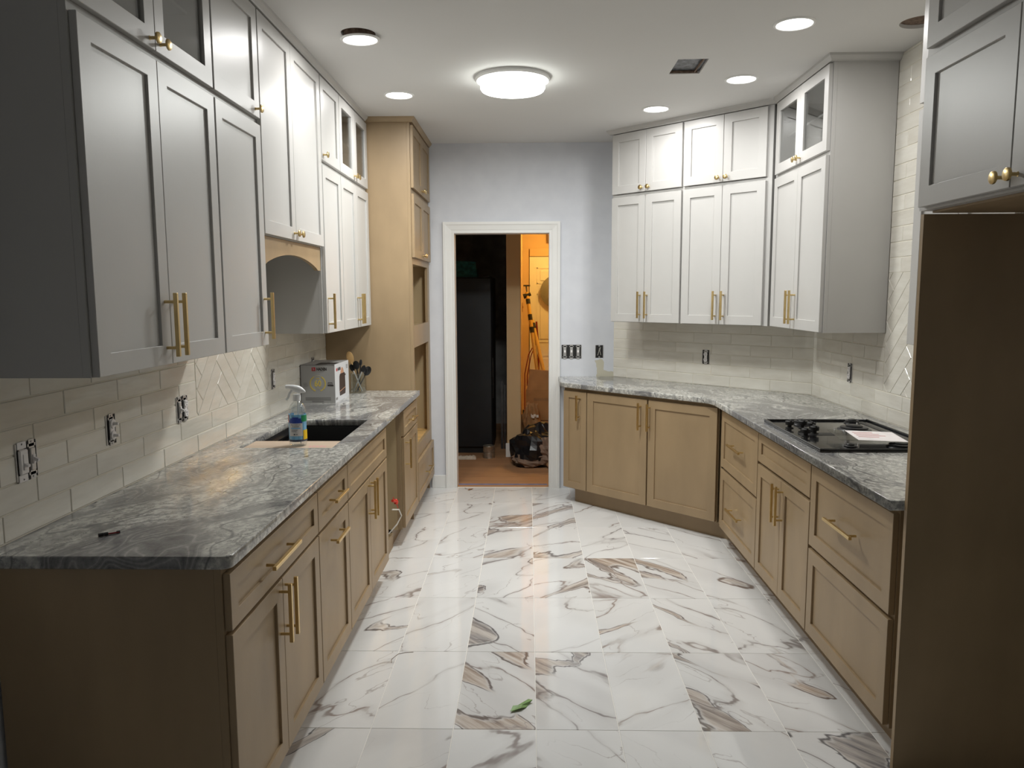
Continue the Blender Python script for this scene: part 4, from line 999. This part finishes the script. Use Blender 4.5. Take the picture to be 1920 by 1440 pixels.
device('switch_box', 'open triple switch box beside the doorway casing', (.340, YB), 0, .158, .108, ['toggle', 'toggle', 'toggle'], 1.113, 'switch', tt=.001)
device('outlet_box', 'open empty wall box with loose wires between the triple switch and the tile', (.562, YB), 0, .062, .100, ['empty'], 1.114, tt=.001)

# ------------------------------------------------------------------ small loose things
w_ = thing('loose_cable', 'white electrical cable with red wire nut sticking out of the dishwasher gap', 'cable', (-.862, 4.575, .09))
MB().tube([(-.06, -.02, .0), (.0, .0, .02), (.045, .03, .07), (.07, .045, .12), (.06, .02, .165), (.03, -.05, .185)], .0042, 8).build('cable', 'wire_white', w_, smooth=True)
MB().tube([(.055, .02, .175), (.04, .005, .225), (.03, -.01, .25)], .0025, 6).build('wire', 'red_plastic', w_)
MB().lathe([(.012, 0), (.009, .026), (.004, .030), (0, .030)], 10, (.045, .01, .205)).tube([(.03, -.03, .235), (.05, .02, .215)], .009, 8).build('wire_nut', 'red_plastic', w_)
cr = thing('crimp_connector', 'small black and red wire connector with a silver pin lying on the granite', 'connector', (-1.155, 2.033, .914), math.radians(42))
MB().tube([(-.030, .002, .0055), (-.018, .002, .0055), (-.017, .002, .0055)], [.005, .005, .004], 10).tube([(-.0165, .002, .0055), (-.006, .002, .0055)], .0048, 10).build('black_grip', 'black_matte', cr, smooth=True)
MB().tube([(-.006, .001, .0048), (.022, -.001, .004)], .0022, 8).tube([(-.004, .005, .004), (.022, .002, .004)], .0018, 8).build('red_lead', 'red_paint', cr, smooth=True)
MB().tube([(-.008, .011, .003), (.026, .004, .003)], .0018, 8).box(-.011, -.008, .007, .016, .0, .006).build('silver_pin', 'steel', cr)
MB().tube([(.016, .002, .0045), (.024, .002, .0045)], .0042, 8).build('black_tip', 'black_matte', cr)
lf = MB(); pts = [(-.058, .0), (-.030, .018), (-.010, .014), (-.004, .024), (.050, .022), (.056, .004), (.030, .000), (.012, -.010), (-.016, -.014)]
lf.add([(x, y, .004+.006*math.sin(i*1.7)) for i, (x, y) in enumerate(pts)]+[(x, y, .003+.006*math.sin(i*1.7)) for i, (x, y) in enumerate(pts)]+[(0, 0, .010), (0, 0, .009)],
       [(i, (i+1) % 9, 18) for i in range(9)]+[(9+(i+1) % 9, 9+i, 19) for i in range(9)]+[(i, 9+i, 9+(i+1) % 9, (i+1) % 9) for i in range(9)])
tag(lf.build('tape_scrap', 'leaf_green', None, (-.028, 2.772, .0025), .70), 'crumpled green tape scrap on the marble floor', 'scrap')
tag(MB().tube([(-.045, -.05, .001), (-.05, -.02, .0012), (-.03, .03, .0012), (.0, .045, .001), (.035, .05, .001)], .0011, 6).build('loose_thread', 'string_brown', None, (-.547, 3.175, .0)), 'thin curled thread lying on the marble floor', 'thread')

# ------------------------------------------------------------------ hall beyond the doorway
YH = YB+.12
fh = struct(MB().box(-2.6, 1.4, YB+.031, 9.9, -.06, -.004).build('floor_hall', 'floor_paper'))
struct(MB().box(-2.6, 1.4, YH, 9.9, 2.55, 2.60).build('ceiling_hall', 'hall_ceiling'))
struct(MB().box(-.212, -.082, 7.345, 9.62, -.004, 2.55).build('wall_hall_left', 'hall_wall_end'))
struct(MB().box(-.082, 1.4, 9.60, 9.70, -.004, 2.55).build('wall_hall_back', 'hall_wall'))
struct(MB().box(-.081, -.078, 7.36, 9.60, -.004, 2.55).build('wall_hall_left_paint', 'hall_wall'))
struct(MB().box(.95, 1.05, YH, 9.60, -.004, 2.55).build('wall_hall_right', 'hall_wall'))
struct(MB().box(-2.6, -.212, 9.3, 9.4, -.004, 2.55).box(-2.6, -2.5, YH, 9.3, -.004, 2.55).build('wall_utility', 'utility_dark'))
struct(MB().box(-.226, -.068, 7.331, 7.345, -.004, .135, .003).build('baseboard_hall', 'trim_white'))
for i, (y0, y1) in enumerate(((6.262, 6.53), (6.525, 7.34))):
    tag(MB().box(-1.2, .92, y0, y1, -.0038+.0012*i, -.0020+.0012*i).build('floor_paper', 'floor_paper'), ('narrow brown paper strip taped over the hall floor at the doorway', 'wide brown paper sheet covering the hall floor beyond the doorway strip')[i], 'floor paper', 'paper floor protection')
th_ = MB().box(DX0, DX1, YB+.031, YB+.125, -.004, .0015).build('threshold_strip', 'floor_paper'); tag(th_, 'brown paper strip across the kitchen doorway threshold', 'floor paper')
tag(MB().box(DX0+.005, DX1-.01, 6.222, 6.262, .0015, .0022).build('masking_tape', 'blue_tape'), 'blue masking tape strip across the doorway', 'tape')
tag(MB().add([(-.49, 6.10, .001), (-.455, 6.105, .001), (-.462, 6.06, .012), (-.495, 6.045, .002), (-.49, 6.10, .0), (-.455, 6.105, .0), (-.462, 6.06, .0105), (-.495, 6.045, .0005)], [(0, 1, 2, 3), (7, 6, 5, 4), (0, 4, 5, 1), (1, 5, 6, 2), (2, 6, 7, 3), (3, 7, 4, 0)]).build('paper_flap', 'floor_paper'), 'small torn brown paper flap lying on the marble at the doorway', 'scrap')
fr = thing('refrigerator', 'black refrigerator standing in the dark room past the doorway', 'refrigerator', (-.74, 7.9, -.004))
MB().box(-.38, .38, -.30, .40, .02, 1.745, .006).build('body', 'fridge_black', fr)
MB().box(-.38, .375, -.375, -.305, .06, 1.735, .008).build('door', 'fridge_black', fr)
MB().box(.30, .36, -.37, -.25, 1.735, 1.755, .003).build('hinge', 'black_satin', fr)
MB().box(-.36, .36, -.35, -.28, 0, .06).build('kick_grille', 'black_matte', fr)
MB().tube([(.383, -.34, .95), (.386, -.36, .75), (.384, -.34, .55)], .006, 8).build('handle', 'dark_steel', fr)
rk = thing('metal_rack', 'dim steel slides leaning in the gap beside the black refrigerator', 'metal slides', (-.275, 7.75, -.004))
MB().box(-.012, .012, -.008, .008, .0, .70).build('slide', 'dark_steel', rk); MB().box(.02, .038, -.006, .008, .0, .66).build('slide', 'dark_steel', rk)
tag(MB().add([(-.92, 7.76, 1.742), (-.52, 7.78, 1.742), (-.54, 7.9, 1.90), (-.90, 7.88, 1.92), (-.92, 8.1, 1.742), (-.52, 8.1, 1.742), (-.56, 8.05, 1.89), (-.88, 8.06, 1.90)], [(0, 1, 2, 3), (5, 4, 7, 6), (0, 3, 7, 4), (1, 5, 6, 2), (3, 2, 6, 7), (0, 4, 5, 1)]).build('folded_cloth', 'teal_cloth'), 'dim teal cloth bundle on top of the black refrigerator', 'cloth')
tag(MB().lathe([(0, .0), (.055, .0), (.057, .004), (.055, .012), (.056, .05), (.053, .053), (.056, .056), (.055, .112), (.058, .116), (.055, .120), (.050, .118), (.050, .015), (0, .014)], 28).build('tin_can', 'tin', None, (-.389, 7.31, -.002), smooth=True), 'open silver tin can on brown paper before the refrigerator', 'can')
pm = MB()
gx, gy = 12, 4; vs = []
for jj in range(gy+1):
    for ii in range(gx+1): vs.append((-.09+.18*ii/gx+random.uniform(-.003, .003), -.04+.08*jj/gy, (.030+random.uniform(-.006, .006)) if 0 < jj < gy and 0 < ii < gx else .012))
nv = len(vs); vs += [(x, y, 0) for x, y, z in vs]
fs = [(jj*(gx+1)+ii, jj*(gx+1)+ii+1, (jj+1)*(gx+1)+ii+1, (jj+1)*(gx+1)+ii) for jj in range(gy) for ii in range(gx)]
fs += [tuple(nv+q for q in reversed(f)) for f in fs]
ed = [i for i in range(gx+1)]+[jj*(gx+1)+gx for jj in range(1, gy+1)]+[gy*(gx+1)+ii for ii in range(gx-1, -1, -1)]+[jj*(gx+1) for jj in range(gy-1, 0, -1)]
fs += [(ed[i], ed[(i+1) % len(ed)], nv+ed[(i+1) % len(ed)], nv+ed[i]) for i in range(len(ed))]
pm.add(vs, fs); tag(pm.build('plaster_piece', 'plaster_scrap', None, (-.60, 7.25, -.002)), 'rough pale plaster offcut on the brown paper by the door jamb', 'scrap')
# far panelled door
fd = thing('hall_door', 'white panelled door glowing in warm light at the end of the hall', 'door', (.41, 9.60, -.004))
MB().box(-.40, .40, -.045, -.004, .01, 2.03).build('slab', 'hall_door_white', fd)
for x0, x1 in ((-.31, -.05), (.05, .31)):
    for z0, z1 in ((.22, .82), (.98, 1.58), (1.70, 1.90)):
        f = MB().box(x0, x1, -.050, -.044, z0, z0+.012).box(x0, x1, -.050, -.044, z1-.012, z1).box(x0, x0+.012, -.050, -.044, z0, z1).box(x1-.012, x1, -.050, -.044, z0, z1).box(x0+.04, x1-.04, -.052, -.044, z0+.04, z1-.04, .004).build('door_panel', 'hall_door_white', fd)
MB().box(-.40, .40, -.052, -.004, 2.035, 2.13, .004).box(-.49, -.405, -.03, -.004, 0, 2.13, .004).box(.405, .49, -.03, -.004, 0, 2.13, .004).build('door_casing', 'hall_wall', fd)
ds = thing('round_disc', 'grey round disc hanging in front of the warm-lit hall door', 'disc', (.345, 9.50, 1.60))
MB().lathe([(0, -.015), (.17, -.012), (.205, 0), (.205, .006), (0, .010)], 40, axis='y').build('plate', 'disc_grey', ds, smooth=True)
MB().tube([(0, .01, .0), (0, .05, .02)], .006, 6).build('hook', 'dark_steel', ds)
tag(MB().box(.225, .34, 9.56, 9.60, 2.20, 2.385, .004).build('chime_box', 'vent_brown'), 'small brown box high on the orange wall above the hall door', 'wall box')
sp_ = thing('hall_switch', 'light switch plate on the orange hall wall behind the leaning pole', 'switch', (-.078, 9.0, 1.42))
MB().box(0, .006, -.04, .04, -.055, .055, .002).build('plate', 'cardboard', sp_); MB().box(.006, .014, -.006, .006, -.012, .012, .001).build('toggle', 'cardboard', sp_)
# leaning poles, red hand truck
def P3(px, py, Y):
    d = _f+_R*((px-960)/1440)-_U*((py-720)/1440); return Vector((0, 0, 1.57))+d*(Y/d.y)
def pole(name, label, top, bot, Y0, Y1, bands, head):
    a_, b_ = P3(*top, Y0), P3(*bot, Y1); d = (b_-a_); b_ = a_+d*((a_.z+.0)/(a_.z-b_.z)) if b_.z > 0 else b_
    t = thing(name, label, 'pole', tuple(b_), 0, 'telescopic poles leaning in the hall'); a_ = a_-b_
    MB().tube([(0, 0, .002), a_], .021, 12).build('tube', 'pole_yellow', t, smooth=True)
    for (s0, s1) in bands: MB().tube([a_*(1-s0), a_*(1-s1)], .025, 12).build('grip_band', 'black_matte', t, smooth=True)
    if head:
        u_ = a_.normalized(); 
        MB().tube([a_, a_+u_*.07], .008, 8).box(a_.x+u_.x*.07-.032, a_.x+u_.x*.07+.045, a_.y+u_.y*.07-.02, a_.y+u_.y*.07+.02, a_.z+u_.z*.07, a_.z+u_.z*.07+.018).build('head', 'dark_steel', t)
        MB().tube([a_*.975+Vector((-.045, 0, -.01)), a_*.975+Vector((.04, 0, .02))], [.03, .018], 8).build('clamp', 'black_matte', t)
pole('telescopic_pole', 'yellow telescopic pole with black bands and T-shaped head leaning in the hall', (988, 548), (1008, 700), 8.95, 8.70, ((.05, .085), (.16, .20), (.25, .29)), True)
pole('telescopic_pole', 'second yellow pole with one black band leaning beside the T-headed pole', (998, 600), (1020, 700), 8.90, 8.65, ((.03, .075),), False)
ht = thing('hand_truck', 'red tubular hand truck standing behind the cardboard boxes', 'hand truck', (.03, 9.2, -.004))
MB().tube([(-.08, 0, .0), (-.08, 0, .62), (-.035, 0, .85), (.06, .0, 1.02)], .006, 8).tube([(-.05, 0, .0), (-.05, 0, .60), (-.005, 0, .84), (.06, .0, 1.0)], .006, 8).tube([(.09, 0, 0), (.085, 0, .95), (.06, 0, 1.25)], .011, 8).tube([(-.08, 0, .15), (.09, 0, .15)], .009, 8).build('frame', 'red_paint', ht, smooth=True)
MB().box(-.12, .13, -.12, -.01, .0, .012).build('toe_plate', 'red_paint', ht)
for sx in (-.10, .11): MB().lathe([(.0, -.02), (.08, -.02), (.09, 0), (.08, .02), (0, .02)], 20, (sx, .05, .09), 'x').build('wheel', 'black_matte', ht, smooth=True)
cb = thing('cardboard_carton', 'brown cardboard carton with raised flaps stacked in the hall', 'box', (.13, 7.86, -.004))
MB().box(-.16, .16, -.15, .15, .30, .62, .003).build('carton', 'cardboard', cb)
MB().add([(-.155, -.15, .61), (.15, -.15, .61), (.155, -.12, .80), (-.12, -.11, .82), (-.155, -.145, .61), (.15, -.145, .61), (.155, -.115, .80), (-.12, -.105, .82)], [(0, 1, 2, 3), (7, 6, 5, 4), (0, 4, 5, 1), (1, 5, 6, 2), (2, 6, 7, 3), (3, 7, 4, 0)]).build('flap', 'cardboard', cb)
MB().box(-.08, .16, -.1515, -.15, .50, .53).build('tape_strip', 'bag_brown', cb)
cb2 = thing('cardboard_carton', 'lower brown cardboard carton under the flapped carton in the hall', 'box', (.14, 7.86, -.004))
MB().box(-.17, .17, -.16, .16, .0, .295, .003).build('carton', 'cardboard', cb2); MB().box(-.17, .17, -.1615, -.16, .13, .155).build('tape_strip', 'bag_brown', cb2)
def lump(name, mat, loc, s, seed, amp, parent=None, nu=26, nv_=16, power=.6, cut=.15):
    m = MB(); vs = []
    for i in range(nv_+1):
        ph = PI*i/nv_
        for k_ in range(nu):
            a = 2*PI*k_/nu; d = Vector((math.sin(ph)*math.cos(a), math.sin(ph)*math.sin(a), math.cos(ph)))
            n_ = noise.noise(d*2.2+Vector((seed, seed*.3, 0)))*amp+noise.noise(d*5.5+Vector((seed, 7, 0)))*amp*.5
            q = d*(1+n_); vs.append((q.x*s[0], q.y*s[1], max(q.z*s[2], -s[2]*cut)))
    fs = [(i*nu+k_, i*nu+(k_+1) % nu, (i+1)*nu+(k_+1) % nu, (i+1)*nu+k_) for i in range(nv_) for k_ in range(nu)]
    m.add(vs, fs); return m.build(name, mat, parent, loc, smooth=False)
bg = thing('paper_bag', 'brown paper bag with white scraps poking out, in front of the cartons', 'bag', (.02, 7.56, -.004))
lump('bag', 'bag_brown', (0, 0, .20), (.11, .10, .30), 3.3, .25, bg, cut=.66)
for i in range(6):
    x, y = random.uniform(-.02, .06), -.09+random.uniform(-.01, .02); MB().box(x, x+.022, y, y+.006, .36+.012*i*.3, .385+.012*i*.3).build('paper_scrap', 'paper_white', bg)
tr = thing('tarp_bundle', 'black plastic sheet bundle wrapped with crumpled brown paper on the hall floor', 'tarp', (.10, 7.02, -.002))
lump('plastic_sheet', 'tarp_black', (0, .02, .13), (.28, .22, .23), 1.7, .22, tr, 30, 18, cut=.55)
lump('paper_wrap', 'kraft_dark', (.10, -.09, .15), (.16, .13, .15), 9.1, .34, tr, 26, 14, cut=.9)
lump('paper_wrap', 'kraft_dark', (-.08, -.08, .07), (.17, .12, .075), 4.6, .32, tr, 26, 14, cut=.9)
lump('paper_wrap', 'floor_paper', (.12, -.20, .045), (.05, .06, .05), 2.2, .6, tr, 18, 10, cut=.9)
# warm lamp of the hall
lp = thing('hall_lamp_offscreen', 'warm ceiling lamp in the hall before the panelled door', 'ceiling light', (.55, 8.72, 2.55))
mat_emit('warm_lens', (1.0, .60, .15, 1), HALL_W)
MB().lathe([(.12, 0), (.13, -.02), (.125, -.06), (.08, -.09), (0, -.10)], 28).build('shade', 'warm_lens', lp, smooth=True)
MB().lathe([(.14, .0), (.14, -.012), (.12, -.012)], 28).build('base_ring', 'trim_white', lp, smooth=True)
